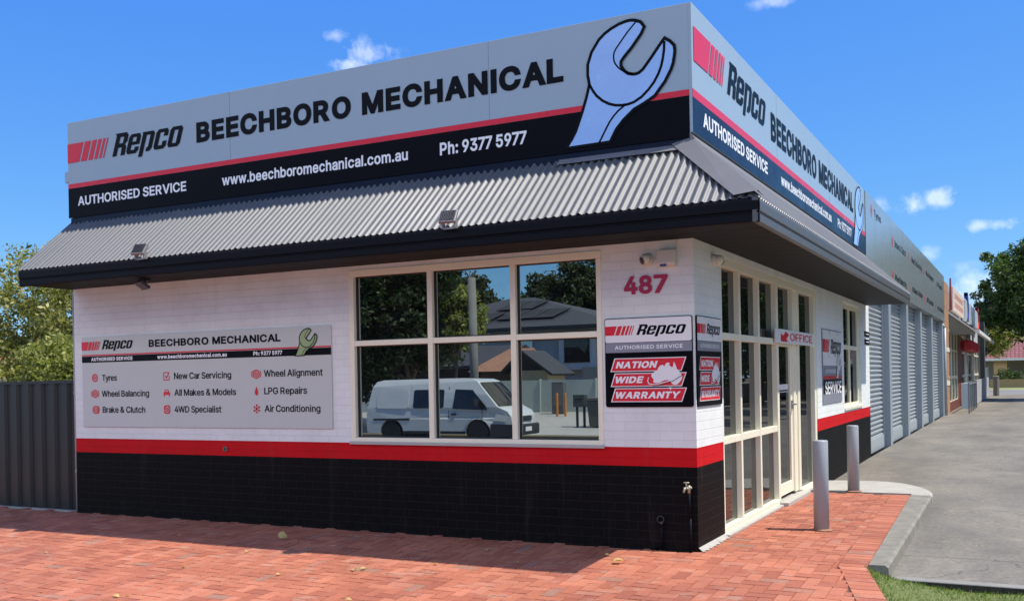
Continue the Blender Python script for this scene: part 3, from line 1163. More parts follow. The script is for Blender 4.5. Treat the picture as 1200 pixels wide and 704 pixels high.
# front window
win = MB()
fy0, fy1 = -.012, .07
fw = .062
win.box(WL, WR_, fy0, fy1, WT - .07, WT)
win.box(WL, WR_, fy0, fy1, WB, WB + .06)
win.box(WL - .0, WL + fw, fy0, fy1, WB + .06, WT - .07)
win.box(WR_ - .05, WR_, fy0, fy1, WB + .06, WT - .07)
for x in (-2.805, -1.84):
    win.box(x - .030, x + .030, fy0 + .002, fy1, WB + .06, WT - .07)
for a, b in ((WL + fw, -2.835), (-2.775, -1.87), (-1.81, WR_ - .05)):
    win.box(a, b, fy0 + .004, fy1, 1.974, 2.03)
wf = win.build('window', M_CREAM, bld, bevel=.004)
gl = MB()
cols = [(WL + fw, -2.835), (-2.775, -1.87), (-1.81, WR_ - .05)]
for a, b in cols:
    for c0, c1 in ((WB + .06, 1.974), (2.03, WT - .07)):
        gl.box(a + .002, b - .002, .05, .056, c0 + .002, c1 - .002)
gl.build('pane', M_GLASS, wf)
bd = MB()   # thin dark glazing beads
for a, b in cols:
    for c0, c1 in ((WB + .06, 1.974), (2.03, WT - .07)):
        for q in ((a + .001, a + .014, c0 + .001, c1 - .001), (b - .014, b - .001, c0 + .001, c1 - .001)):
            bd.box(q[0], q[1], .034, .048, q[2], q[3])
        for q in ((a + .015, b - .015, c0 + .001, c0 + .012), (a + .015, b - .015, c1 - .012, c1 - .001)):
            bd.box(q[0], q[1], .034, .047, q[2], q[3])
bd.build('glazing_bead', mat('dark_gasket', (.02, .02, .02), .6), wf)
sl = MB()
sl.box(WL - .01, WR_ + .01, -.03, -.013, WB - .012, WB + .018)
sl.build('sill', mat('grey_sill', (.42, .40, .37), .5), wf)

# side entrance glazing
xf0, xf1, xg = -.09, .0, -.068
E0, E1, EZ0, EZ1 = .893, 5.86, -.02, 2.76
en = MB()
en.box(xf0, -.005, E0, E1, EZ1 - .09, EZ1)
en.box(xf0, -.004, E0, 3.36, EZ0, .085)
en.box(xf0, -.004, 4.72, E1, EZ0, .06)
for yy, w, d0 in ((.93, .07, -.01), (1.66, .062, -.01), (2.50, .062, -.01), (3.40, .10, -.006), (4.50, .40, -.008), (5.79, .13, -.008)):
    if yy == 4.5:
        en.box(xf0, d0, 4.30, 4.42, .08, EZ1 - .091)
        en.box(xf0, d0 - .02, 4.422, 4.58, .06, EZ1 - .091)
        en.box(xf0, d0, 4.582, 4.70, .06, EZ1 - .091)
    else:
        en.box(xf0, d0, yy - w / 2, yy + w / 2, .061, EZ1 - .091)
for a, b in ((.966, 1.628), (1.692, 2.468), (2.532, 3.348)):
    en.box(xf0, -.012, a, b, 1.945, 2.015)
    en.box(xf0, -.012, a, b, .90, .97)
en.box(xf0, -.012, 3.452, 4.298, 2.03, 2.13)
en.box(xf0, -.012, 4.702, 5.724, 1.99, 2.06)
sf = en.build('shopfront_frame', M_CREAM, bld, bevel=.004)
eg = MB()
for a, b, c0, c1 in ((.966, 1.628, .086, .899), (.966, 1.628, .971, 1.944), (.966, 1.628, 2.016, 2.668),
                     (1.692, 2.468, .086, .899), (1.692, 2.468, .971, 1.944), (1.692, 2.468, 2.016, 2.668),
                     (2.532, 3.348, .086, .899), (2.532, 3.348, .971, 1.944), (2.532, 3.348, 2.016, 2.668),
                     (3.452, 4.298, 2.131, 2.668), (4.702, 5.724, 2.061, 2.668), (4.702, 5.724, .061, 1.989)):
    eg.box(xg - .004, xg, a + .001, b - .001, c0 + .001, c1 - .001)
eg.build('pane', M_GLASS2, sf)
door = MB()
door.box(-.085, -.03, 3.453, 3.53, .09, 2.027)
door.box(-.085, -.03, 4.20, 4.297, .09, 2.027)
door.box(-.085, -.031, 3.531, 4.199, .09, .23)
door.box(-.085, -.031, 3.531, 4.199, 1.93, 2.027)
dr = door.build('door', M_CREAM, bld, bevel=.004)
dg = MB()
dg.box(-.062, -.056, 3.531, 4.199, .231, 1.929)
dg.build('pane', M_GLASS2, dr)
dn = MB()
dn.box(-.055, -.052, 3.55, 4.15, 1.36, 1.46, 0)
dn.box(-.0518, -.051, 3.57, 4.13, 1.37, 1.39, 1)
dn.build('notice', [M_SIGNWHITE, M_LETBLK], dr)
hd = MB()
hd.box(-.029, -.012, 4.215, 4.285, 1.14, 1.25)
hd.cyl((-.012, 4.25, 1.20), (.03, 4.25, 1.20), .011, n=10)
hd.cyl((.03, 4.255, 1.20), (.03, 4.13, 1.20), .010, n=10)
hd.build('handle', mat('brushed_steel', (.45, .45, .45), .35, metal=.8), dr)
st = MB()
st.box(-.09, .10, 3.36, 4.71, -.1, .045)
st.box(-.09, .045, .9, 3.355, -.1, .022)
st.box(-.09, .045, 4.715, 5.86, -.1, .022)
st.build('doorstep', M_CONC, bld, bevel=.006)

# second, two-light window further along the side
w2 = MB()
a, b, c0, c1 = 8.22, 10.12, 1.0, 2.76
w2.box(-.09, -.045, a, b, c0, c0 + .07)
w2.box(-.09, -.045, a, b, c1 - .09, c1)
for p, q in ((a, a + .08), (9.12, 9.2), (b - .08, b)):
    w2.box(-.09, -.046, p, q, c0 + .071, c1 - .091)
for p, q in ((a + .081, 9.119), (9.201, b - .081)):
    w2.box(-.09, -.05, p, q, 1.98, 2.05)
wf2 = w2.build('window', M_CREAM, bld, bevel=.004)
g2 = MB()
for p, q in ((a + .081, 9.119), (9.201, b - .081)):
    for r_, s_ in ((c0 + .071, 1.979), (2.051, c1 - .091)):
        g2.box(-.078, -.072, p, q, r_, s_)
g2.build('pane', M_GLASS2, wf2)
s2 = MB()
s2.box(-.045, .02, a - .02, b + .02, c0 - .03, c0 + .012)
s2.build('sill', M_CREAM, wf2)

# awning: corrugated sheets, hip cap, gutter/fascia, boarded soffit
EX, EY = .775, -.775
ZB, ZT = 3.01, 3.68
rf = MB()
per, seg = .0785, 8
amp = .0135
slope_n = Vector((0, -(ZT - ZB), .775)).normalized()
npts = int((W + EX) / per * seg) + 1
vs, fs = [], []
for i in range(npts + 1):
    x = -W - .01 + (W + EX + .01) * i / npts
    h = amp * math.cos(2 * math.pi * x / per) + (.006 if int(math.floor(x / per + .5)) % 10 == 0 else 0)
    tm = 1.0 if x <= 0 else max(0.0, 1 - x / EX)
    for t in (0.0, tm):
        y = EY + .775 * t
        z = ZB + (ZT - ZB) * t
        vs.append((x, y + slope_n.y * h, z + slope_n.z * h))
for i in range(npts):
    fs.append((2 * i, 2 * i + 2, 2 * i + 3, 2 * i + 1))
rf.add(vs, fs)
rs = rf.build('awning_roof', M_ROOF, bld, smooth=True)
rf = MB()
YC = 10.83
slope_r = Vector(((ZT - ZB), 0, .775)).normalized()
npts = int((YC + .775) / per * seg) + 1
vs, fs = [], []
for i in range(npts + 1):
    y = EY + (YC - EY) * i / npts
    h = amp * math.cos(2 * math.pi * y / per)
    tm = 1.0 if y >= 0 else max(0.0, 1 + y / .775)
    for t in (0.0, tm):
        x = EX - .775 * t
        z = ZB + .0 + (ZT + .06 - ZB) * t
        vs.append((x + slope_r.x * h, y, z + slope_r.z * h))
for i in range(npts):
    fs.append((2 * i, 2 * i + 2, 2 * i + 3, 2 * i + 1))
rf.add(vs, fs)
rf.build('awning_roof', M_ROOF, bld, smooth=True)
hp = MB()
a0, a1 = Vector((0, 0, ZT + .06)), Vector((EX + .005, EY - .005, ZB + .035))
dL = Vector((-1, 0, 0)) * .20
dRt = Vector((0, 1, 0)) * .20
hp.add([a0 + Vector((0, 0, .02)), a1 + Vector((0, 0, .02)), a1 + dL, a0 + dL + Vector((0, 0, -.02)), a1 + dRt, a0 + dRt + Vector((0, 0, -.02))], [(0, 3, 2, 1), (0, 1, 4, 5)])
hp.build('hip_cap', M_FLASH, bld)
fl = MB()
fl.prism([(-.006, 3.64), (-.10, 3.625), (-.006, 3.70)], 'x', -1.3, -.02)
fl.prism([(.004, 3.70), (.10, 3.655), (.004, 3.78)], 'y', -.05, YC)
fl.build('apron_flashing', M_FLASH, bld)
PF = [(0, 2.817), (.012, 2.826), (.012, 2.885), (.004, 2.893), (.004, 2.905), (.020, 2.912), (.020, 2.985), (.010, 3.012), (-.03, 3.012), (-.03, 2.817)]
ff = MB()
ff.prism([(-.76 - d, z) for d, z in PF], 'x', -W - .005, .78)
ff.build('fascia', M_BLACKP, bld)
ff = MB()
ff.prism([(.76 + d, z) for d, z in PF], 'y', -.779, YC + .01)
ff.build('gutter', M_CHAR, bld)
sf_ = MB()
sf_.add([(-W, -.745, 2.835), (.745, -.745, 2.835), (.745, YC, 2.835), (0.0, YC, 2.835), (0, 0, 2.835), (-W, 0, 2.835)], [(0, 5, 4, 3, 2, 1)])
sf_.build('soffit', M_SOFFIT, bld)
en_ = MB()   # closed gable ends of the awning
en_.add([(-W, -.77, 2.83), (-W, 0, 2.83), (-W, 0, ZT), (-W, -.77, ZB)], [(0, 1, 2, 3)])
en_.build('awning_end', M_CHAR, bld)
en_ = MB()
en_.add([(.77, YC, 2.83), (0, YC, 2.83), (0, YC, ZT + .05), (.77, YC, ZB)], [(0, 1, 2, 3)])
en_.build('awning_end', M_CHAR, bld)

# garage front: posts, roller doors, long parapet
GX = 11.2
posts = [(14.33, 14.72), (17.95, 18.34), (21.6, 22.0), (25.25, 25.66), (29.65, 30.25)]
M_POST = mat('bluegrey_steel', (.30, .34, .37), .4, var=.06)
M_ROLL = mat('roller_grey', (.30, .335, .345), .38, var=.08, vscale=2)
for a, b in posts:
    p_ = MB()
    p_.box(-.24, 0.0, a, b, -.26, 3.33)
    p_.build('pilaster', M_POST, bld, bevel=.006)
lt = MB()
lt.box(-.24, -.002, GX + .002, 30.25, 3.332, 3.66)
lt.build('lintel', M_GARWALL, bld)
pb = MB()
pb.box(-.0, .045, 10.72, 30.28, 3.333, 4.95)
ov = [GX + .002] + [b for a, b in posts[:-1]]
oe = [a for a, b in posts]
for a, b in zip(ov, oe):
    rd = MB()
    vs, fs = [], []
    z = -.05
    i = 0
    while z < 3.40:
        ph = (z % .098) / .098
        x = -.175 + (.022 * math.sin(math.pi * ph / .68) ** .6 if 0 < ph < .68 else -.014 * math.sin(math.pi * max(0, ph - .68) / .32))
        vs += [(x, a, z), (x, b, z)]
        if i:
            fs.append((2 * i - 2, 2 * i, 2 * i + 1, 2 * i - 1))
        i += 1
        z += .0098
    rd.add(vs, fs)
    d_ = rd.build('roller_door', M_ROLL, bld, smooth=True)
    br_ = MB()
    br_.box(-.165, -.135, a + .02, b - .02, -.045, .22)
    br_.build('bottom_rail', mat('rail_grey', (.36, .41, .42), .4), d_)
    for g0, g1 in ((a + .001, a + .05), (b - .05, b - .001)):
        gd = MB()
        gd.box(-.165, -.125, g0, g1, -.05, 3.33)
        gd.build('guide', M_POST, d_)

# ------------------------------------------------------------------ the sign boards
MS = [M_LETBLK, M_LETWHT, M_SIGNRED, M_BLUE, M_SIGNNAVY, M_SIGNWHITE]

t = thing('fascia_sign', 'long grey and black parapet sign above the front window, with large blue wrench', 'sign', (-4, -.02, 4.3))
b = MB()
b.box(-8.175, -.0, -.03, .003, 3.784, 4.955)
b.build('panel', M_SIGNGREY, t, bevel=.003)
b = MB()
b.box(-8.175, -.0, -.0325, -.0305, 3.74, 4.115)
b.build('lower_band', M_SIGNBLK, t)
b = MB()
b.box(-8.175, -.0, -.0335, -.0305, 4.117, 4.172)
b.build('stripe', M_SIGNRED, t)
b = MB()
b.box(-8.15, -.02, -.02, .003, 3.63, 3.738)
b.build('skirt_board', M_SIGNNAVY, t)
for x in (-5.45, -2.05):
    b = MB()
    b.box(x - .0015, x + .0015, -.0312, -.0302, 4.173, 4.95)
    b.build('joint', mat('joint_grey', (.17, .19, .21), .5), t)
b = MB()
b.box(-8.25, -8.176, -.02, .02, 4.20, 4.34)
b.build('end_bracket', M_SIGNGREY, t)
s = Sheet('F', .0335)
s.bars(-8.175, -7.88, -7.43, 4.44, 4.68, 1, 2)
s.logo(-7.37, -6.16, 4.43, .275, 1, 0)
s.build('logo', MS, t)
s = Sheet('F', .0335)


s.text('BEECHBORO', -5.965, -3.735, 4.428, .237, 1, 0, .041)
s.text('MECHANICAL', -3.59, -1.235, 4.428, .237, 1, 0, .041)
s.text('AUTHORISED SERVICE', -8.0, -6.14, 3.885, .115, 1, 1, .022)
s.text('www.beechboromechanical.com.au', -5.58, -3.02, 3.885, .118, 1, 1, .022)
s.text('Ph: 9377 5977', -2.63, -1.64, 3.885, .128, 1, 1, .025)
s.build('lettering', MS, t)
s = Sheet('F', .036)
wrench(s, -1.19, 3.79, 1, 1, 2, 0, 3)
s.build('wrench_picture', MS, t)

t = thing('fascia_sign', 'glossy grey parapet sign with wrench above the side entrance, facing the driveway', 'sign', (.02, 5, 4.3))
b = MB()
b.box(.0, .03, -.03, 10.70, 3.784, 4.955)
b.build('panel', M_SIGNGREY, t, bevel=.003)
b = MB()
b.box(.0305, .0325, -.03, 10.70, 3.786, 4.10)
b.build('lower_band', M_SIGNNAVY, t)
b = MB()
b.box(.0305, .0335, -.03, 10.70, 4.102, 4.178)
b.build('stripe', M_SIGNRED, t)
for y in (3.4, 7.0):
    b = MB()
    b.box(.0302, .0312, y - .0015, y + .0015, 4.18, 4.95)
    b.build('joint', mat('joint_grey', (.17, .19, .21), .5), t)
s = Sheet('R', .0335)
s.bars(.02, .58, 1.08, 4.44, 4.755, 1, 2)
s.logo(1.15, 2.84, 4.42, .35, 1, 0)
s.build('logo', MS, t)
s = Sheet('R', .0335, t)
s.text('BEECHBORO', 3.08, 5.92, 4.345, .33, 1, 0, .034)
s.text('MECHANICAL', 6.12, 9.30, 4.345, .33, 1, 0, .034)
s.text('AUTHORISED SERVICE', .28, 2.86, 3.895, .14, 1, 1, .03)
s.text('www.beechboromechanical.com.au', 3.57, 7.1, 3.895, .13, 1, 1, .03)
s.text('Ph: 9377 5977', 7.66, 9.05, 3.895, .14, 1, 1, .025)
s.build('lettering', MS, t)
s = Sheet('R', .036)
wrench(s, 9.25, 3.80, 1.2, 1.0, 2, 0, 3)
s.build('wrench_picture', MS, t)

t = thing('services_sign', 'plain grey parapet sheeting above the roller doors, listing services in small dark letters', 'sign', (.03, 20, 4.2))
b = MB()
b.box(.0, .045, 10.705, 30.28, 3.333, 4.955)
b.build('panel', mat('garage_sheet', (.27, .315, .325), .16, spec=.5, var=.04, fine=.01), t)
for y in np.arange(12.0, 30, 2.44):
    b = MB()
    b.box(.0452, .0462, y - .002, y + .002, 3.34, 4.95)
    b.build('joint', mat('joint_grey', (.17, .19, .21), .5), t)
s = Sheet('R', .0455, t, MS + [mat('faded_red', (.55, .10, .12), .4, fine=.01)])


def icon(s, kind, u, v, r, lay=2, mi=2):
    if kind in ('tyre', 'wheel', 'disc', 'dial'):
        s.ring((u, v), r * .72, r, lay, mi)
        s.ring((u, v), r * .28, r * .5, lay, mi)
        s.ring((u, v), 0, r * .12, lay, mi, 10)
        if kind == 'wheel':
            s.ring((u, v), r * 1.2, r * 1.38, lay, mi, 6, -35, 35)
            s.ring((u, v), r * 1.2, r * 1.38, lay, mi, 6, 145, 215)
        if kind == 'disc':
            s.ring((u, v), r * 1.12, r * 1.4, lay, mi, 6, -50, 50)
        if kind == 'dial':
            for q in range(4):
                s.ring((u, v), r, r * 1.14, lay, mi, 4, q * 90 + 25, q * 90 + 65)
    elif kind == 'tick':
        w = r * .2
        for q in (((-1, -1), (1, -1)), ((-1, -1), (-1, 1)), ((-1, 1), (1, 1)), ((1, -1), (1, .1))):
            s.line([(u + q[0][0] * r * .85, v + q[0][1] * r * .85), (u + q[1][0] * r * .85, v + q[1][1] * r * .85)], w, lay, mi)
        s.line([(u - .4 * r, v + .1 * r), (u - .05 * r, v - .4 * r), (u + .75 * r, v + .75 * r)], w * 1.2, lay, mi)
    elif kind == 'car':
        s.poly([(u - r, v - .45 * r), (u - r, v + .1 * r), (u - .72 * r, v + .25 * r), (u - .5 * r, v + .8 * r), (u + .5 * r, v + .8 * r), (u + .72 * r, v + .25 * r), (u + r, v + .1 * r), (u + r, v - .45 * r)], lay, mi,
               [[(u - .5 * r, v + .28 * r), (u + .5 * r, v + .28 * r), (u + .38 * r, v + .62 * r), (u - .38 * r, v + .62 * r)]])
        for q in (-1, 1):
            s.rect(u + q * .9 * r - (.0 if q < 0 else .3 * r), u + q * .9 * r + (.3 * r if q < 0 else 0), v - .8 * r, v - .46 * r, lay, mi)
    elif kind == 'drop':
        P = [(0, 1.1), (.3, .45), (.55, 0), (.6, -.35), (.42, -.75), (0, -.95), (-.42, -.75), (-.6, -.35), (-.55, 0), (-.3, .45)]
        s.poly([(u + a_ * r * .8, v + b_ * r) for a_, b_ in P], lay, mi)
    elif kind == 'flake':
        for q in range(6):
            a_ = R(60 * q + 30)
            e = (u + r * math.cos(a_), v + r * math.sin(a_))
            s.line([(u, v), e], r * .2, lay, mi)
            m_ = (u + r * .6 * math.cos(a_), v + r * .6 * math.sin(a_))
            for d_ in (-.7, .7):
                s.line([m_, (m_[0] + r * .38 * math.cos(a_ + d_), m_[1] + r * .38 * math.sin(a_ + d_))], r * .15, lay, mi)


for (ic, u, tx, u0, u1, z) in (('tyre', 11.5, 'Tyres', 11.86, 12.9, 4.62), ('disc', 14.8, 'Brake & Clutch', 15.25, 17.55, 4.40), ('tick', 18.3, 'New Car Servicing', 18.94, 21.75, 4.40),
                               ('wheel', 22.4, 'Wheel Alignment', 23.0, 25.7, 4.40), ('drop', 26.45, 'LPG Repairs', 26.99, 29.2, 4.38),
                               ('wheel', 14.8, 'Wheel Balancing', 15.2, 17.6, 3.64), ('car', 18.35, 'All Makes & Models', 19.0, 21.85, 3.64), ('dial', 22.4, '4WD Specialist', 23.1, 25.55, 3.62), ('flake', 26.4, 'Air Conditioning', 27.1, 29.75, 3.60)):
    icon(s, ic, u, z + .07, .12, 1, 6)
    s.flush('symbol')
    s.text(tx, u0, u1, z, .15, 1, 0, .012)
s.build('lettering', MS, t)

# services board on the front wall
t = thing('services_board', 'flat grey board on the white front wall listing nine services beside red symbols', 'sign', (-6, -.01, 1.65))
b = MB()
b.box(-8.0, -4.07, -.016, -.001, 1.085, 2.215)
b.build('panel', M_SIGNGREY2, t, bevel=.002)
s = Sheet('F', .0165)
s.rect(-8.0, -4.07, 1.893, 1.972, 1, 0)
s.rect(-8.0, -4.07, 1.976, 1.992, 1, 2)
s.build('band', MS, t)
s = Sheet('F', .0185)
s.bars(-8.0, -7.87, -7.66, 2.05, 2.155, 1, 2)
s.logo(-7.635, -7.085, 2.055, .115, 1, 0)
s.build('logo', MS, t)
s = Sheet('F', .0185, t)
s.text('BEECHBORO', -6.82, -5.85, 2.06, .087, 1, 0, .030)
s.text('MECHANICAL', -5.79, -4.77, 2.06, .087, 1, 0, .030)
s.text('AUTHORISED SERVICE', -7.83, -7.1, 1.912, .043, 1, 1, .035)
s.text('www.beechboromechanical.com.au', -6.68, -5.57, 1.912, .045, 1, 1, .035)
s.text('Ph: 9377 5977', -5.17, -4.75, 1.912, .046, 1, 1, .03)
for tx, u0, u1, z in (('Tyres', -7.64, -7.38, 1.66), ('Wheel Balancing', -7.65, -6.83, 1.462), ('Brake & Clutch', -7.64, -6.9, 1.262),
                      ('New Car Servicing', -6.41, -5.51, 1.662), ('All Makes & Models', -6.41, -5.44, 1.465), ('4WD Specialist', -6.41, -5.67, 1.265),
                      ('Wheel Alignment', -5.02, -4.19, 1.667), ('LPG Repairs', -5.02, -4.41, 1.47), ('Air Conditioning', -5.02, -4.23, 1.27)):
    s.text(tx, u0, u1, z, .076, 1, 0, .012)
s.build('lettering', MS, t)
s = Sheet('F', .0185, t)
for ic, u, z in (('tyre', -7.77, 1.7), ('wheel', -7.77, 1.5), ('disc', -7.77, 1.3), ('tick', -6.535, 1.7), ('car', -6.535, 1.5), ('dial', -6.535, 1.3), ('wheel', -5.135, 1.7), ('drop', -5.135, 1.505), ('flake', -5.135, 1.305)):
    icon(s, ic, u, z, .052, 1, 2)
    s.flush('symbol')
s.build('symbol', MS, t)
s = Sheet('F', .019)
wrench(s, -4.56, 1.893, .285, .27, 2, 0, 3, .011)
s.build('wrench_picture', [M_LETBLK, M_LETWHT, M_SIGNRED, M_GREENISH], t)

# warranty signs wrapped round the corner pillar
AUS0 = [(0.0, .45), (.03, .55), (.12, .62), (.2, .68), (.24, .78), (.30, .86), (.38, .88), (.43, .82), (.46, .9), (.52, .97), (.60, .95), (.58, .86), (.66, .78), (.70, .80), (.73, 1.0), (.78, .88), (.82, .72), (.92, .58), (.99, .42), (.97, .30), (.90, .18), (.80, .08), (.70, .10), (.64, .16), (.60, .24), (.52, .28), (.40, .26), (.28, .18), (.14, .16), (.06, .2), (.08, .3), (.02, .4)]
AUS = [(-.405 + a * .30, 1.492 + b * .232) for a, b in AUS0]


def rrect(u0, u1, v0, v1, r, n=5):
    P = []
    for cx, cy, a0 in ((u1 - r, v1 - r, 0), (u0 + r, v1 - r, 90), (u0 + r, v0 + r, 180), (u1 - r, v0 + r, 270)):
        for i in range(n + 1):
            a = R(a0 + 90 * i / n)
            P.append((cx + r * math.cos(a), cy + r * math.sin(a)))
    return P


def warranty(plane, label, T, loc):
    t = thing('warranty_sign', label, 'sign', loc)
    s = Sheet(plane, 0)
    P = rrect(0, .85, 1.31, 2.14, .02)
    P = [T(a, b) for a, b in P]
    pm = MB()
    n = len(P)
    vs = [s.map(a, b, 0) for a, b in P]
    s.base = .014
    vs += [s.map(a, b, 0) for a, b in P]
    pm.add(vs, [tuple(range(n)), tuple(range(n, 2 * n))] + [(i, (i + 1) % n, (i + 1) % n + n, i + n) for i in range(n)])
    pm.build('panel', M_SIGNBLK, t, recalc=True)
    s = Sheet(plane, .0145)
    q = lambda L: [T(a, b) for a, b in L]
    s.poly(q(rrect(.006, .844, 1.912, 2.132, .016)), 1, 5)
    s.poly(q([(.006, 1.818), (.844, 1.818), (.844, 1.908), (.006, 1.908)]), 1, 6)
    for (a, b, c, d) in ((.10, .06, 1.76, 1.645), (.10, .06, 1.62, 1.505), (.10, .06, 1.48, 1.363)):
        s.poly(q([(b - .008, d - .006), (.745, d - .006), (.792, c + .006), (a - .006, c + .006)]), 1, 5)
        s.poly(q([(b + .004, d + .002), (.738, d + .002), (.780, c - .002), (a + .004, c - .002)]), 2, 2)
    s.build('band', MS + [M_SIGNMID], t)
    s = Sheet(plane, .0145)
    kx = T(1, 0)[0] - T(0, 0)[0]
    x0 = T(0, 0)[0]
    X = lambda a: x0 + a * kx
    s.bars(X(.004), X(.125), X(.30), 1.98, 2.066, 2, 2)
    s.logo(X(.315), X(.80), 1.978, .096, 2, 0)
    s.build('logo', MS, t)
    s = Sheet(plane, .0145, t)
    s.text('AUTHORISED SERVICE', X(.10), X(.76), 1.848, .036, 2, 1, .02, 0, 1.2)
    s.text('NATION', X(.105), X(.52), 1.672, .062, 3, 1, .04, .25)
    s.text('WIDE', X(.105), X(.385), 1.533, .062, 3, 1, .04, .25)
    s.text('WARRANTY', X(.105), X(.735), 1.39, .062, 3, 1, .04, .25)
    s.build('lettering', MS, t)
    s = Sheet(plane, .0145)
    s.poly([(X(.86 + a), b) for a, b in AUS], 4, 5)
    s.poly([(X(.62), 1.49), (X(.65), 1.49), (X(.64), 1.463)], 4, 5)
    s.line([(X(.43), 1.585), (X(.42), 1.55), (X(.435), 1.522), (X(.50), 1.517), (X(.62), 1.545), (X(.74), 1.61)], .008, 5, 5)
    s.line([(X(.47), 1.505), (X(.56), 1.512), (X(.66), 1.545), (X(.755), 1.60)], .005, 6, 0)
    s.build('map_picture', MS, t)


warranty('F', 'white and black warranty sign on the front of the corner pillar under the house number', lambda a, b: (-.868 + a, b), (-.44, -.01, 1.7))
warranty('R', 'warranty sign on the side of the corner pillar, facing the driveway beside the entrance glazing', lambda a, b: (.022 + a * .95, b), (.01, .44, 1.7))

# service sign on the far pier
t = thing('service_sign', 'tall grey sign ending in a white SERVICE word, on the pier beyond the entrance', 'sign', (.01, 7, 1.7))
b = MB()
b.box(.001, .014, 6.24, 7.92, 1.13, 2.24)
b.build('panel', M_SIGNMID, t, bevel=.004)
s = Sheet('R', .0145)
s.rect(6.26, 7.90, 1.70, 2.225, 1, 5)
s.rect(6.26, 7.90, 1.50, 1.545, 1, 2)
s.rect(6.26, 7.90, 1.28, 1.495, 1, 0)
s.build('band', MS, t)
s = Sheet('R', .0145, t)
s.bars(6.26, 6.5, 6.82, 1.9, 2.09, 2, 2)
s.logo(6.9, 7.86, 1.88, .22, 2, 0)
s.flush('logo')
s.text('AUTHORISED', 6.45, 7.35, 1.585, .06, 2, 1, .02)
s.text('SERVICE', 6.4, 7.82, 1.27, .19, 3, 1, .018)
s.build('lettering', MS, t)
s = Sheet('R', .016)
wrench(s, 7.35, 1.50, .42, .34, 4, 6, 5, .012)
s.build('wrench_picture', MS + [M_SIGNMID], t)

for z0, lab in ((2.245, 'small black plate on the white pier before the roller doors, upper one'), (2.10, 'small black plate on the white pier before the roller doors, lower one')):
    t = thing('wall_plate', lab, 'sign', (.005, 10.9, z0), 'small black plates on the pier')
    b = MB()
    b.box(.001, .012, 10.58, 11.17, z0, z0 + .10)
    b.build('plate', M_SIGNBLK, t, bevel=.003)
    b = MB()
    b.box(.0122, .0132, 10.66, 11.09, z0 + .042, z0 + .058)
    b.build('lettering', M_LETWHT, t)

# hanging OFFICE sign
t = thing('office_sign', 'small white OFFICE sign with a red arrow, hanging over the side door', 'sign', (.02, 4.4, 2.05))
b = MB()
b.box(.006, .022, 3.18, 5.55, 1.965, 2.135)
b.build('panel', M_SIGNWHITE, t, bevel=.003)
for y in (3.25, 5.45):
    b = MB()
    b.box(-.012, .006, y - .02, y + .02, 2.02, 2.10)
    b.build('bracket', M_CREAM, t)
s = Sheet('R', .0225, t)
s.text('OFFICE', 3.98, 5.42, 2.005, .095, 1, 2, .012)
s.poly([(3.45, 1.985), (3.88, 1.985), (3.75, 2.02), (3.92, 2.075), (3.72, 2.115), (3.58, 2.055), (3.45, 2.085)], 1, 2)
s.build('arrow', MS, t)

# house number: three cut-out digits on the brick
t = thing('house_number', 'crimson house number 487 on the white corner pillar', 'sign', (-.45, -.01, 2.45))
for ch, u0, u1 in (('4', -.668, -.535), ('8', -.522, -.392), ('7', -.376, -.243)):
    s = Sheet('F', .003)
    s.text(ch, u0, u1, 2.357, .168, 1, 0, .03)
    o = s.build('digit', mat('crimson', (.42, .008, .06), .4), t)
    md = o.modifiers.new('thick', 'SOLIDIFY')
    md.thickness = .008
    md.offset = 1

# ------------------------------------------------------------------ fittings on the walls
M_PLASTIC = mat('ivory_plastic', (.66, .62, .54), .4, var=.05)
M_DARKPL = mat('dark_plastic', (.02, .02, .022), .35)


def camera_dome(label, loc, d, look):
    t = thing('security_camera', label, 'camera', loc, 'dome cameras under the awning')
    c = Vector(loc)
    b = MB()
    q = Vector(d).to_track_quat('Z', 'Y')
    b.lathe([(.058, 0), (.06, .006), (.06, .03), (.05, .042)], c, 24, 0, q)
    b.build('base', M_PLASTIC, t, smooth=False)
    b = MB()
    ql = Vector(look).to_track_quat('Z', 'Y')
    cc = c + Vector(d) * .062
    b.lathe([(.052 * math.sin(a), .052 * math.cos(a)) for a in [math.pi * i / 12 for i in range(12, 3, -1)]], cc, 20, 0, ql)
    b.build('ball', M_PLASTIC, t, smooth=True)
    b = MB()
    b.lathe([(.036, .036), (.034, .042), (.02, .044), (.001, .044)], cc, 20, 0, ql)
    b.build('lens', M_DARKPL, t)


camera_dome('ivory dome camera on the front of the corner pillar, left of the alarm box', (-.435, -.001, 2.665), (0, -1, 0), (-.7, -.6, -.35))
camera_dome('ivory dome camera round the corner on the side of the pillar near the entrance', (.001, .62, 2.69), (1, 0, 0), (.5, .7, -.4))
t = thing('alarm_box', 'square ivory alarm box with small blue strobe, on the corner pillar', 'alarm', (-.25, -.001, 2.67))
b = MB()
b.prism([(-.001, 2.59), (-.085, 2.60), (-.095, 2.62), (-.075, 2.74), (-.001, 2.745)], 'x', -.32, -.155)
b.build('housing', M_PLASTIC, t, bevel=.006)
b = MB()
b.box(-.285, -.225, -.098, -.082, 2.588, 2.607)
b.build('strobe_light', mat('blue_lens', (.01, .06, .25), .2), t, bevel=.003)
b = MB()
b.tube([(-.15, -.008, 2.60), (-.15, -.008, 2.76), (-.155, -.01, 2.834)], .006)
b.build('cable', M_PLASTIC, t)

M_ALU = mat('lamp_alu', (.28, .28, .28), .45, metal=.5)


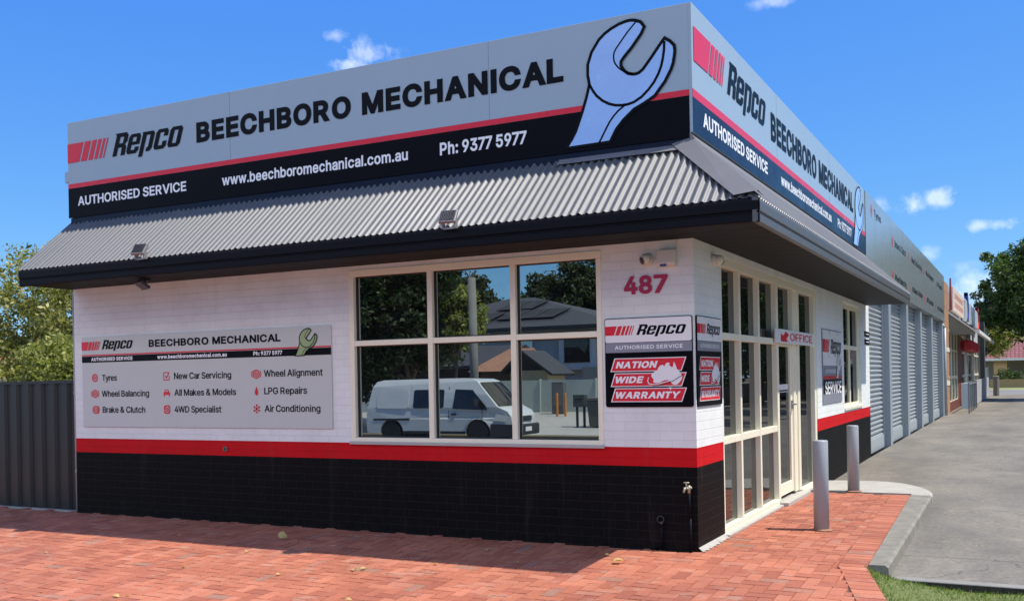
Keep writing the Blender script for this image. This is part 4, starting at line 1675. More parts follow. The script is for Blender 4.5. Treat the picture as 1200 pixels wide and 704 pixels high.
def floodlight(label, x, up_=True):
    t = thing('floodlight', label, 'floodlight', (x, -.80, 3.02), 'floodlights on the awning gutter')
    c = Vector((x, -.80, 3.02))
    rot = Matrix.Rotation(R(12), 4, 'Z') @ Matrix.Rotation(R(-38), 4, 'X')
    m_ = Matrix.Translation(c + Vector((-.02, -.015, .085))) @ rot
    b = MB()
    b.obox(m_, .165, .032, .15)
    b.build('housing', M_ALU, t, bevel=.004)
    b = MB()
    for i in range(9):
        b.obox(m_ @ Matrix.Translation((-.064 + i * .016, -.021, .0)), .006, .010, .12)
    b.obox(m_ @ Matrix.Translation((0, -.0165, 0)), .14, .002, .125)
    b.build('louvre', M_DARKPL, t)
    b = MB()
    b.box(x - .09, x - .075, -.83, -.78, 2.995, 3.07)
    b.box(x + .045, x + .06, -.83, -.78, 2.995, 3.07)
    b.box(x - .075, x + .045, -.82, -.79, 2.99, 3.006)
    b.build('bracket', M_ALU, t)
    return t


floodlight('grey floodlight tilted on the awning gutter at the left, above the services board', -6.05)
floodlight('grey floodlight tilted on the awning gutter above the wide front window', -2.06)
t = thing('floodlight', 'dark floodlight hanging below the awning soffit above the services board', 'floodlight', (-6.4, -.45, 2.835))
m_ = Matrix.Translation((-6.42, -.47, 2.755)) @ Matrix.Rotation(R(-20), 4, 'Z') @ Matrix.Rotation(R(55), 4, 'X')
b = MB()
b.obox(m_, .2, .035, .13)
b.build('housing', mat('lamp_dark', (.06, .065, .075), .4), t, bevel=.004)
b = MB()
b.box(-6.48, -6.36, -.47, -.40, 2.80, 2.834)
b.box(-6.44, -6.40, -.46, -.43, 2.76, 2.80)
b.build('bracket', M_DARKPL, t)

# taps at the foot of the pillar
t = thing('garden_tap', 'cream brass garden tap on its own black standpipe beside the pillar corner', 'tap', (-.075, -.03, 0))
b = MB()
b.tube([(-.058, -.03, -.02), (-.062, -.03, .3), (-.07, -.03, .545)], .011, 10)
b.build('standpipe', M_BLACKP, t, smooth=True)
b = MB()
M_BRASS = mat('painted_brass', (.36, .34, .24), .4, metal=.2)
b.cyl((-.07, -.03, .53), (-.07, -.03, .60), .014, n=12)
b.cyl((-.07, -.03, .575), (-.10, -.05, .575), .013, n=12)
b.cyl((-.10, -.05, .583), (-.112, -.06, .535), .012, .010, n=12)
b.cyl((-.09, -.042, .58), (-.09, -.042, .62), .008, n=10)
b.cyl((-.115, -.042, .625), (-.065, -.042, .625), .007, n=8)
b.cyl((-.07, -.03, .575), (-.045, -.03, .58), .012, n=12)
b.build('spout', M_BRASS, t, smooth=True)
t = thing('gas_stub', 'short black capped pipe with round fitting, low on the black wall near the tap', 'pipe', (-.34, -.03, 0))
b = MB()
b.tube([(-.335, -.03, -.02), (-.335, -.03, .25)], .010, 10)
b.build('pipe', M_BLACKP, t, smooth=True)
b = MB()
rq = Vector((0, -1, 0)).to_track_quat('Z', 'Y')
for i in range(18):
    a0, a1 = R(i * 20), R(i * 20 + 20)
    b.cyl((-.345 + .032 * math.cos(a0), -.032, .28 + .032 * math.sin(a0)), (-.345 + .032 * math.cos(a1), -.032, .28 + .032 * math.sin(a1)), .005, n=8)
b.cyl((-.335, -.005, .25), (-.335, -.045, .25), .014, n=12)
b.build('fitting', mat('worn_black', (.06, .06, .06), .35, metal=.4), t, smooth=True)
b = MB()
b.box(-.44, -.39, -.05, -.002, .0, .018)
b.build('foot', M_BLACKP, t)
t = thing('vent_block', 'tiny grey outlet block set in the red band below the services board', 'outlet', (-5.62, -.01, .84))
b = MB()
b.box(-5.655, -5.595, -.02, -.001, .815, .865)
b.build('box', mat('grey_block', (.17, .14, .13), .6), t, bevel=.004)
b = MB()
b.cyl((-5.625, -.019, .84), (-5.625, -.024, .84), .015, n=12)
b.build('socket', M_DARKPL, t)

# ------------------------------------------------------------------ bollards
M_BOLL = mat('bollard_grey', (.32, .35, .38), .38, var=.06, vscale=6)


def bollard(label, x, y, h):
    t = thing('bollard', label, 'bollard', (x, y, 0), 'steel bollards outside the entrance')
    b = MB()
    b.lathe([(.076, -.1), (.076, h - .012), (.072, h - .003), (.066, h)], (x, y, 0), 28)
    o = b.build('post', M_BOLL, t)
    for p in o.data.polygons[:28 * 3]:
        p.use_smooth = True
    b = MB()
    pts = [(random.uniform(.085, .12)) for i in range(14)]
    vs = [(x + r_ * math.cos(i * .4488), y + r_ * math.sin(i * .4488), .006) for i, r_ in enumerate(pts)]
    vs += [(x + .07 * math.cos(i * .4488), y + .07 * math.sin(i * .4488), .022) for i in range(14)]
    b.add(vs, [(i, (i + 1) % 14, (i + 1) % 14 + 14, i + 14) for i in range(14)])
    b.build('footing', mat('rusty_mortar', (.30, .15, .09), .9), t)
    return t


bollard('grey steel bollard standing alone on the brick paving, nearer the camera', .785, 1.655, .912)
bollard('grey steel bollard behind the first, against the pale kerb slab by the driveway', .575, 5.17, .885)

# ------------------------------------------------------------------ fence at the left
t = thing('steel_fence', 'charcoal ribbed steel fence at the left end of the front wall', 'fence', (-10, 0, 0))
f_ = MB()
prof = []
x = -13.2
d0, d1 = .16, .125
while x < -8.24:
    prof += [(x, d0), (x + .10, d0), (x + .125, d1), (x + .225, d1)]
    x += .25
n = len(prof)
f_.add([(p[0], p[1], -.1) for p in prof] + [(p[0], p[1], 1.66) for p in prof], [(i, i + 1, i + 1 + n, i + n) for i in range(n - 1)])
M_FENCE = mat('charcoal_steel', (.019, .018, .0175), .4, var=.15)
f_.build('panel', M_FENCE, t)
f_ = MB()
f_.box(-13.2, -8.2, .115, .175, 1.64, 1.68)
f_.box(-13.2, -8.2, .115, .175, -.1, .0)
f_.build('rail', M_FENCE, t)
for x in (-13.2, -10.72, -8.22):
    f_ = MB()
    f_.box(x - .03, x + .03, .11, .18, -.1, 1.70)
    f_.build('post', M_FENCE, t)
f_ = MB()
f_.box(-8.27, -8.2, .10, .125, 1.35, 1.47)
f_.build('latch', M_DARKPL, t)
t = thing('concrete_plinth', 'thin pale concrete strip along the foot of the charcoal fence', 'kerb', (-10.5, 0, 0))
b = MB()
b.box(-13.2, -8.17, .04, .115, -.15, -.005)
b.build('strip', M_CONC, t)
t = thing('downpipe', 'thin grey conduit down the left edge of the front wall beside the fence', 'pipe', (-8.18, 0, 0))
b = MB()
b.cyl((-8.18, .02, -.1), (-8.18, .02, 2.8), .018, n=10)
b.build('pipe', mat('pipe_grey', (.35, .34, .34), .5), t, smooth=True)
b = MB()
for z in (.5, 1.5, 2.5):
    b.cyl((-8.18, .02, z), (-8.18, .02, z + .03), .023, n=10)
b.build('clip', mat('pipe_grey', (.35, .34, .34), .5), t)

# ------------------------------------------------------------------ trees and shrubs
M_BARK = mat('bark', (.12, .095, .075), .9, var=.35, vscale=6, bump=.6, bscale=25)


def tree(name, label, cat, base, h, crown_c, radii, nclump, nleaf, lsize, stops, group=None, trunk_r=.16, seed=1, clump_r=.35, droop=0.0, flat=.35, hollow=.35, limbs=14):
    r = np.random.default_rng(seed)
    t = thing(name, label, cat, base, group)
    c = np.array(crown_c, float)
    R_ = np.array(radii, float)
    # clump centres through the crown's volume, biased outward, lumpy outline
    d = r.normal(size=(nclump, 3))
    d /= np.linalg.norm(d, axis=1)[:, None]
    lump = 1 + .22 * np.sin(d[:, 0] * 5 + seed) * np.cos(d[:, 1] * 4 + seed * 2) + .16 * np.sin(d[:, 2] * 7 + seed)
    rad = (hollow + (1 - hollow) * r.random(nclump) ** .6) * lump
    P = c + d * rad[:, None] * R_
    cr = clump_r * (0.6 + .8 * r.random(nclump))
    # leaves
    idx = np.repeat(np.arange(nclump), nleaf)
    n_ = len(idx)
    q = r.normal(size=(n_, 3))
    q /= np.linalg.norm(q, axis=1)[:, None]
    q *= (r.random(n_) ** .45)[:, None]
    pos = P[idx] + q * (cr[idx][:, None]) * np.array([1, 1, .72])
    pos[:, 2] -= droop * r.random(n_) * cr[idx]
    nor = r.normal(size=(n_, 3)) * .8 + q * .6
    nor[:, 2] += flat
    nor /= np.linalg.norm(nor, axis=1)[:, None]
    ta = np.cross(nor, r.normal(size=(n_, 3)))
    ta /= np.linalg.norm(ta, axis=1)[:, None]
    bi = np.cross(nor, ta)
    s = lsize * (.6 + .8 * r.random(n_))
    a = ta * s[:, None]
    b_ = bi * (s * .45)[:, None]
    fold = nor * (s * .16)[:, None]
    V = np.stack([pos - a, pos + b_ + fold, pos + a, pos - b_ + fold], 1).reshape(-1, 3) - np.array(base)
    F = np.arange(n_ * 4).reshape(-1, 4)
    me = bpy.data.meshes.new('crown')
    me.vertices.add(len(V))
    me.vertices.foreach_set('co', V.astype(np.float32).ravel())
    me.loops.add(n_ * 4)
    me.loops.foreach_set('vertex_index', F.astype(np.int32).ravel())
    me.polygons.add(n_)
    me.polygons.foreach_set('loop_start', np.arange(0, n_ * 4, 4, dtype=np.int32))
    me.polygons.foreach_set('loop_total', np.full(n_, 4, dtype=np.int32))
    me.update(calc_edges=True)
    me.materials.append(leaf_mat('leaf_%d' % int(stops[0][1][0] * 1e4 + stops[-1][1][1] * 1e6), stops))
    o = bpy.data.objects.new('crown', me)
    COL.objects.link(o)
    o.parent = t
    # trunk and limbs
    mb = MB()
    bz = Vector(base)
    fork = Vector((bz.x * .6 + c[0] * .4, bz.y * .6 + c[1] * .4, bz.z + max(.3, (c[2] - R_[2] - bz.z) * .8 + .35)))
    mid = (bz + fork) / 2 + Vector((.06, -.04, 0)) * h * .15
    mb.cyl(bz - Vector((0, 0, .15)), mid, trunk_r * 1.15, trunk_r * .9, 10)
    mb.cyl(mid, fork, trunk_r * .9, trunk_r * .75, 10)
    for i in r.choice(nclump, min(limbs, nclump), replace=False):
        e = Vector(P[i])
        k1 = fork.lerp(e, .5) + Vector((0, 0, .12 * (e - fork).length))
        mb.cyl(fork, k1, trunk_r * .5, trunk_r * .3, 7)
        mb.cyl(k1, e, trunk_r * .3, trunk_r * .07, 6)
    mb.build('trunk', M_BARK, t, smooth=True)
    return t


OLIVE = [(0, (.09, .10, .028)), (.4, (.21, .22, .065)), (.75, (.33, .32, .11)), (1, (.47, .43, .18))]
LIGHTG = [(0, (.10, .125, .03)), (.5, (.24, .26, .065)), (1, (.42, .40, .13))]
GREEN = [(0, (.020, .042, .010)), (.5, (.045, .085, .018)), (.85, (.085, .13, .028)), (1, (.14, .17, .04))]
DEEP = [(0, (.014, .026, .010)), (.5, (.030, .052, .018)), (1, (.065, .085, .03))]
GUM = [(0, (.030, .045, .022)), (.5, (.055, .075, .035)), (1, (.10, .115, .055))]

tree('olive_tree', 'broad olive-green tree behind the charcoal fence, tallest at the left edge', 'tree', (-15.2, 5.5, -.2), 5, (-15.2, 5.5, 2.6), (2.3, 1.9, 1.85), 210, 170, .052, OLIVE, 'trees behind the fence', .14, 3, .36, .3)
tree('leafy_shrub', 'rounder yellow-green shrub close behind the fence beside the building end', 'shrub', (-12.45, 3.4, -.2), 3, (-12.35, 3.4, 1.65), (1.0, .9, 1.05), 90, 200, .042, LIGHTG, None, .06, 5, .28, .2)
tree('olive_tree', 'darker olive tree behind the awning end, between shrub and house wall', 'tree', (-12.8, 6.6, -.2), 5, (-12.6, 6.6, 2.25), (1.5, 1.4, 1.5), 120, 160, .05, OLIVE, 'trees behind the fence', .11, 9, .34, .3)
t = thing('neighbour_house', 'cream house with orange roof glimpsed through the trees behind the fence', 'house', (-20, 12, 0))
b = MB()
b.box(-27, -15, 11, 19, -.3, 2.5)
b.build('wall', mat('cream_render', (.62, .56, .45), .8), t)
b = MB()
b.add([(-27.5, 10.5, 2.4), (-14.5, 10.5, 2.4), (-14.5, 19.5, 2.4), (-27.5, 19.5, 2.4), (-24, 15, 4.2), (-18, 15, 4.2)], [(0, 1, 5, 4), (1, 2, 5), (2, 3, 4, 5), (3, 0, 4), (0, 3, 2, 1)])
b.build('roof', mat('orange_tile', (.38, .15, .07), .8, var=.25, bump=.3), t)
b = MB()
b.box(-18.6, -17.2, 10.98, 11.01, .8, 1.9)
b.build('window', M_GLASS, t)

tree('shade_tree', 'big dark-leaved tree overhanging the driveway at the right edge', 'tree', (6.2, 50.0, -.1), 9, (4.0, 50, 6.0), (3.4, 3.2, 3.15), 330, 110, .12, GREEN, None, .24, 12, .55, .35, .3, .25)
tree('background_tree', 'small yellow-green tree beyond the shop, above the red tiled roof', 'tree', (-.6, 80, -.1), 6, (-.3, 80, 4.6), (2.3, 1.8, 1.8), 120, 90, .13, LIGHTG, 'trees beyond the shops', .14, 15, .5)
tree('background_tree', 'dark spreading tree behind the shop signs, half hidden by the shade tree', 'tree', (8.0, 76, -.1), 8, (.9, 76, 6.2), (2.0, 1.8, 1.4), 110, 90, .14, DEEP, 'trees beyond the shops', .16, 16, .5)

# ------------------------------------------------------------------ neighbouring shop beyond the garage
M_ORBRICK = brick_mat('orange_brick', [(0.0, (.52, .26, .12))], bump=.5, mortar_col=(.48, .40, .30), var=.3)
M_MAROON = brick_mat('maroon_brick', [(0.0, (.20, .05, .035))], bump=.5, var=.3)
t = thing('corner_shop', 'small orange-brick shop with white sloping awning past the roller doors', 'building', (-2, 45, 0))
b = MB()
b.box(-6, -.0, 30.32, 33.0, -.2, 4.86)
b.build('brick_pier', M_ORBRICK, t)
b = MB()
b.box(.003, .02, 30.6, 32.95, 2.28, 2.44)
b.box(.003, .02, 30.6, 32.95, 1.02, 1.2)
b.build('string_course', M_CREAM, t)
b = MB()
b.box(-6, -.12, 33.0, 66, -.2, 4.7)
b.build('wall', mat('shop_grey', (.42, .42, .41), .7), t)
b = MB()
b.box(-.13, .0, 38.5, 41.4, -.1, 3.1)
b.box(-.12, .0, 33.01, 38.49, -.1, .35)
b.build('brick_panel', M_MAROON, t)
for (a0, a1, zz) in ((33.05, 38.45, .36), (41.45, 50.5, .8), (52.0, 60.0, .9)):
    f_ = MB()
    nm = 4
    for i in range(nm):
        y = a0 + (a1 - a0) * i / (nm - 1)
        f_.box(-.1, -.02, y - .06, y + .06, zz, 3.1)
    f_.box(-.1, -.03, a0, a1, 3.1, 3.2)
    f_.box(-.1, -.03, a0, a1, 1.25, 1.36)
    f_.box(-.1, -.03, a0, a1, 2.35, 2.43)
    f_.box(-.1, -.03, a0, a1, zz - .08, zz)
    w_ = f_.build('window', M_CREAM, t)
    f_ = MB()
    f_.box(-.085, -.075, a0, a1, zz, 3.1)
    f_.build('pane', M_GLASS2, w_)
b = MB()
y0, y1 = 33.7, 52.0
b.prism([(-.12, 3.95), (.92, 3.10), (.92, 3.04), (-.12, 3.86)], 'y', y0, y1)
b.build('awning', mat('white_awning', (.70, .70, .67), .5), t)
b = MB()
b.prism([(-.11, 3.85), (.90, 3.02), (.90, 2.97), (-.11, 2.97)], 'y', y0 + .05, y0 + .09)
b.build('awning_end', mat('olive_sheet', (.16, .155, .12), .6), t)
b = MB()
b.box(.92, 1.04, y0, y1 + .3, 3.0, 3.14)
b.build('gutter', mat('white_awning', (.70, .70, .67), .5), t)
b = MB()
for y in (37.8, 44.2, 50.8):
    b.box(.3, .38, y, y + .08, -.05, 3.25)
b.build('awning_post', mat('white_awning', (.70, .70, .67), .5), t)
b = MB()
b.box(-.6, .25, 61.0, 62.4, -.1, 4.6)
b.build('end_pier', mat('shop_dark', (.025, .027, .03), .5), t)
b = MB()
b.cyl((.06, 30.0, -.1), (.06, 30.0, 3.1), .045, n=12)
b.cyl((.06, 30.0, 3.1), (-.02, 30.0, 3.25), .045, n=12)
b.build('downpipe', M_POST, t, smooth=True)

t = thing('shop_sign', 'pale peach board with rows of faint red writing, on the shop parapet', 'sign', (0, 38, 4.4))
b = MB()
b.box(-.1, .08, 34.6, 42.0, 4.0, 4.92)
b.build('panel', mat('peach_sign', (.68, .55, .45), .5), t)
b = MB()
for r_ in range(2):
    for i in range(11):
        b.box(.081, .086, 35.6 + i * .52, 35.95 + i * .52, 4.15 + r_ * .36, 4.36 + r_ * .36)
b.build('lettering', mat('faint_red', (.55, .28, .22), .5), t)
t = thing('shop_sign', 'grey sign box with blue and red curved ends, on the shop parapet', 'sign', (0, 50, 4.4))
b = MB()
b.box(-.05, .12, 42.9, 57.5, 3.92, 4.95)
b.build('panel', mat('shop_sign_grey', (.42, .46, .47), .4), t, bevel=.05)
for nm, yc, c_, z_ in (('blue_arc', 44.6, (.012, .03, .30), 4.6), ('red_arc', 56.2, (.62, .03, .025), 4.5)):
    b = MB()
    n = 14
    vs, fs = [], []
    for i in range(n + 1):
        a_ = R(-55 + 125 * i / n)
        for rr in (.62, .8):
            for xx in (.0, .17):
                vs.append((xx, yc + 1.6 * (rr * math.cos(a_) - .7) * (1 if nm == 'blue_arc' else 1.4), z_ + rr * math.sin(a_) - .05))
        if i:
            k_ = 4 * i
            for q in ((0, 1, -3, -4), (2, 3, -1, -2), (0, 2, -2, -4), (1, 3, -1, -3)):
                fs.append(tuple(k_ + w for w in q))
    b.add(vs, fs)
    b.build('arc', mat(nm, c_, .4), t, recalc=True)
t = thing('banner_pole', 'thin dark red pole standing at the brick parapet of the shop', 'pole', (.02, 33.3, 4.6))
b = MB()
b.cyl((.06, 33.4, 3.9), (.06, 33.4, 5.15), .06, .03, 8)
b.build('pole', mat('dull_red', (.25, .05, .05), .5), t)
for i, (y, lab) in enumerate(((35.5, 'red box lantern under the shop awning, nearest the brick pier'), (37.6, 'red box lantern under the shop awning, middle one'), (40.4, 'red box lantern under the shop awning, farthest in'))):
    t = thing('red_lantern', lab, 'lantern', (.55, y, 2.55), 'red lanterns under the shop awning')
    b = MB()
    b.lathe([(.14, 0), (.24, .05), (.26, .22), (.24, .4), (.14, .46)], (.5, y, 2.34), 10)
    b.build('shade', mat('lantern_red', (.42, .015, .03), .4), t)
    b = MB()
    b.cyl((.5, y, 2.79), (.5, y, 3.5), .012, n=6)
    b.build('cord', M_DARKPL, t)
M_PALEBLUE = mat('pale_blue_panel', (.42, .55, .62), .5, var=.15)
t = thing('slat_barrier', 'pale blue panel barrier with dark posts on the driveway before the shop', 'barrier', (.65, 35, 0))
for i in range(5):
    y = 31.7 + i * 1.5
    b = MB()
    b.box(.70, .75, y - .03, y + .03, -.05, 1.14)
    b.build('post', mat('barrier_dark', (.20, .23, .25), .6), t)
    b = MB()
    b.box(.47, .695, y - .02, y + .02, .16, 1.10)
    b.build('panel', M_PALEBLUE, t, bevel=.01)
for i in range(4):
    y = 31.73 + i * 1.5
    b = MB()
    b.box(.71, .74, y, y + 1.44, 1.04, 1.09)
    b.build('rail', mat('barrier_dark', (.10, .11, .12), .6), t)

t = thing('paling_fence', 'low pale grey paling fence along the driveway past the blue barrier', 'fence', (.6, 48, 0))
b = MB()
for i in range(30):
    b.box(.55, .60, 40.2 + i * .56, 40.2 + i * .56 + .5, .03, 1.12)
b.build('paling', mat('pale_paling', (.42, .41, .42), .7, var=.2), t)
b = MB()
b.box(.5, .548, 40.0, 57, .9, 1.0)
b.box(.46, .60, 39.7, 40.1, -.05, 1.1)
b.build('rail', mat('brown_rail', (.10, .05, .04), .7), t)
t = thing('timber_post', 'short grey timber post at the far end of the driveway', 'post', (1.0, 59, 0))
b = MB()
b.cyl((.95, 58.5, -.1), (.95, 58.5, 1.15), .17, n=10)
b.build('post', mat('grey_timber', (.20, .18, .165), .8), t)
b = MB()
b.cyl((.95, 58.5, 1.15), (.95, 58.5, 1.19), .19, .12, n=10)
b.build('cap', mat('grey_timber', (.20, .18, .165), .8), t)

# red-roofed house across the far street
k = NT('red_tiles')
pos = k.n('NewGeometry').outputs['Position']
sep = k.n('SeparateXYZ')
k.l(pos, sep.inputs[0])
cm = k.n('CombineXYZ')
k.l(sep.outputs['X'], cm.inputs['X'])
k.l(k.math('MULTIPLY', sep.outputs['Z'], 1.6), cm.inputs['Y'])
br = k.n('TexBrick')
br.offset = 0
br.inputs['Scale'].default_value = 1
br.inputs['Brick Width'].default_value = .33
br.inputs['Row Height'].default_value = .34
br.inputs['Mortar Size'].default_value = .035
br.inputs['Color1'].default_value = (.235, .080, .058, 1)
br.inputs['Color2'].default_value = (.285, .105, .078, 1)
br.inputs['Mortar'].default_value = (.11, .032, .026, 1)
k.l(cm.outputs[0], br.inputs['Vector'])
k.l(br.outputs['Color'], k.b.inputs['Base Color'])
bn = k.n('Bump', i_Strength=.8, i_Distance=.05)
k.l(k.math('SUBTRACT', 1.0, br.outputs['Fac']), bn.inputs['Height'])
k.l(bn.outputs[0], k.b.inputs['Normal'])
M_REDTILE = k.m
t = thing('tiled_house', 'low house with red tiled roof across the street at the end of the driveway', 'house', (4, 96, 0))
b = MB()
b.box(-1.5, 14, 96, 104, -.2, 2.7)
b.build('wall', mat('house_wall', (.42, .36, .30), .8), t)
b = MB()
b.add([(-2.2, 92.0, 2.55), (15, 92.0, 2.55), (15, 105, 2.55), (-2.2, 105, 2.55), (.9, 97.5, 5.0), (12, 97.5, 5.0)], [(0, 1, 5, 4), (1, 2, 5), (2, 3, 4, 5), (3, 0, 4)])
b.build('roof', M_REDTILE, t)
b = MB()
b.box(-2.25, 15, 91.9, 92.05, 2.36, 2.56)
b.build('gutter', mat('white_awning', (.70, .70, .67), .5), t)
b = MB()
b.box(-.1, 1.0, 92.4, 93, -.1, 2.5)
b.build('porch_pier', mat('tan_brick', (.45, .30, .15), .8), t)
t = thing('garden_wall', 'low tan brick garden wall in front of the red-roofed house', 'wall', (4, 88, 0))
b = MB()
b.box(-.3, 14, 88, 88.25, -.1, .62)
b.build('wall', brick_mat('tan_garden_brick', [(0, (.36, .26, .14))], bump=.4), t)
b = MB()
b.box(-.35, 14, 87.96, 88.29, .622, .68)
b.build('coping', mat('coping_tan', (.40, .30, .18), .8), t)
sheet('far_verge', -40, 60, 76.004, 96, lambda x, y: -.02, mat('far_grass', (.20, .22, .07), .95, var=.3, vscale=.8), 3, 3)
sheet('far_kerb_strip', -40, 60, 76.0, 78.2, lambda x, y: -.012, M_CONC, 2, 2)
t = thing('grey_gate', 'plain light grey gate panel between the shop end and the tan pier', 'gate', (-.8, 84, 0))
b = MB()
b.box(-1.7, -.35, 84, 84.06, -.05, 1.75)
b.build('panel', mat('gate_grey', (.42, .43, .43), .6), t)
b = MB()
b.box(-1.75, -1.68, 83.97, 84.08, -.1, 1.8)
b.box(-.34, -.27, 83.97, 84.08, -.1, 1.8)
b.build('frame', mat('gate_frame', (.30, .31, .31), .6), t)
tree('hedge_bush', 'round clipped green bush behind the garden wall of the red-roofed house', 'bush', (1.2, 89.4, -.1), 1.6, (1.2, 89.4, .85), (1.1, .8, .65), 70, 80, .07, GREEN, None, .06, 21, .3)
# motor scooter under the carport
t = thing('parked_motorbike', 'pink and black motorbike under the carport of the red-roofed house', 'motorbike', (2.5, 92.8, 0))
b = MB()
for x in (1.9, 3.2):
    n = 20
    for i in range(n):
        a0, a1 = 2 * math.pi * i / n, 2 * math.pi * (i + 1) / n
        b.cyl((x + .27 * math.cos(a0), 92.8, .3 + .27 * math.sin(a0)), (x + .27 * math.cos(a1), 92.8, .3 + .27 * math.sin(a1)), .06, n=8)
b.build('wheel', M_DARKPL, t)
b = MB()
b.prism([(2.0, .55), (2.25, 1.0), (2.6, 1.15), (2.75, .85), (3.3, .9), (3.35, 1.05), (2.9, .6), (2.5, .4)], 'y', 92.65, 92.95)
b.build('fairing', mat('bike_pink', (.55, .12, .16), .3), t, bevel=.03)
b = MB()
b.prism([(2.7, .9), (3.35, 1.08), (3.4, .98), (2.75, .78)], 'y', 92.62, 92.98)
b.build('seat', M_DARKPL, t, bevel=.03)
b = MB()
b.tube([(2.15, 92.4, 1.25), (2.2, 92.8, 1.15), (2.15, 93.2, 1.25)], .03)
b.tube([(1.9, 92.8, .3), (2.2, 92.8, 1.15)], .04)
b.build('handlebar', M_ALU, t)

# trees beyond the driveway, mirrored in the entrance glass and the glossy parapet
spots = [(10.5, 24, 4.2, 3.0, 'green tree nearest the street on the far side of the driveway'), (9.6, 33, 4.3, 3.1, 'green tree across the driveway opposite the brick pier'),
         (9.2, 42, 4.3, 3.2, 'green tree across the driveway opposite the sloping shop awning'), (9.0, 52, 4.6, 3.4, 'green tree across the driveway mirrored in the first entrance panes'), (10.5, 61, 4.6, 3.6, 'green tree at the far corner of the driveway'),
         (14.5, 16, 4.4, 3.2, 'green tree set back across the driveway opposite the roller doors'), (14.5, 6, 4.4, 3.2, 'green tree set back across the driveway opposite the entrance')]
for i, (x, y, zc, rr, lab) in enumerate(spots):
    tree('driveway_tree', lab, 'tree', (x, y, -.2), 9, (x, y, zc), (rr, rr * 1.2, rr), 190, 90, .14, GREEN, 'trees across the driveway', .2, 30 + i, .6)
t = thing('boundary_wall', 'low pale wall with a kerb on the far side of the driveway', 'wall', (9.8, 20, 0))
b = MB()
b.box(9.52, 9.75, -.3, 48, -.25, .12)
b.build('kerb', M_CONC, t, bevel=.02)
b = MB()
b.box(12.6, 12.8, 2, 70, -.25, 1.0)
b.build('wall', mat('boundary_grey', (.12, .115, .10), .8), t)

# ------------------------------------------------------------------ across the street (mirrored in the front window)
M_VANW = mat('van_white', (.60, .61, .58), .25, spec=.6, var=.05, vscale=1.5)
M_VANG = glass_mat('van_glass', tint=(.2, .2, .2), body=(.008, .009, .009), refl=.3)
M_TYRE = mat('tyre_rubber', (.018, .018, .018), .8)
M_BUMP = mat('bumper_black', (.025, .026, .028), .55)
VX, VY, VZ = -14.5, -15.05, -.205
t = thing('white_van', 'white delivery van parked across the street, mirrored in the front window', 'van', (VX + 2.3, VY - .83, VZ))
side = [(0.03, .30), (0.0, .62), (.03, 1.0), (.17, 1.62), (.27, 1.76), (.5, 1.81), (2.6, 1.83), (3.45, 1.80), (3.62, 1.74), (4.0, 1.36), (4.32, 1.02), (4.6, .90), (4.70, .76), (4.74, .50), (4.70, .28)]
WID = 1.69


def vin(z):
    """half-width of the van body at height z (tumblehome)"""
    if z < .95: return WID / 2
    if z < 1.65: return WID / 2 - (z - .95) / .7 * .13
    return WID / 2 - .13 - (z - 1.65) / .18 * .12


b = MB()
outl = side[:]
bot = [(4.70, .28), (4.12, .28)] + [(3.72 + .40 * math.cos(a), .30 + .40 * math.sin(a)) for a in [math.pi * i / 10 for i in range(0, 11)]] + [(3.32, .28), (1.28, .28)] + [(.88 + .40 * math.cos(a), .30 + .40 * math.sin(a)) for a in [math.pi * i / 10 for i in range(0, 11)]] + [(.48, .28)]
loop = outl + bot[1:]


def vplace(x, s_, z, out=0.0):
    front = max(0, x - 4.2) * .22
    return (VX + x, VY - WID / 2 + s_ * (vin(z) - front + out), VZ + z)


L2, F2 = poly2d([loop])
key = {}
for s_ in (1, -1):
    b.add([vplace(x, s_, z) for x, z in L2], F2, 0)
nl = len(loop)
vs = []
S = [1, .55, 0, -.55, -1]
for (x, z) in loop:
    for s_ in S:
        bul = .05 * (1 - s_ * s_) if x > 3.6 else 0
        vs.append(vplace(x + bul, s_, z))
fs = []
for i in range(nl):
    j = (i + 1) % nl
    for q in range(4):
        fs.append((i * 5 + q, i * 5 + q + 1, j * 5 + q + 1, j * 5 + q))
b.add(vs, fs, 0)
vb = b.build('body', M_VANW, t, recalc=False)
bm = bmesh.new()
bm.from_mesh(vb.data)
bmesh.ops.remove_doubles(bm, verts=bm.verts, dist=.002)
bmesh.ops.recalc_face_normals(bm, faces=bm.faces)
bm.to_mesh(vb.data)
bm.free()


def vpanel(name, pts, m_, s_=1, out=.008, parent=t):
    """a panel that follows the van's side"""
    b = MB()
    L, F = poly2d([pts])
    b.add([vplace(x, s_, z, out) for x, z in L], F)
    # edge back to the body
    P = [vplace(x, s_, z, out) for x, z in pts]
    Q = [vplace(x, s_, z, -.004) for x, z in pts]
    n = len(pts)
    b.add(P + Q, [(i, (i + 1) % n, (i + 1) % n + n, i + n) for i in range(n)])
    return b.build(name, m_, parent, recalc=True)


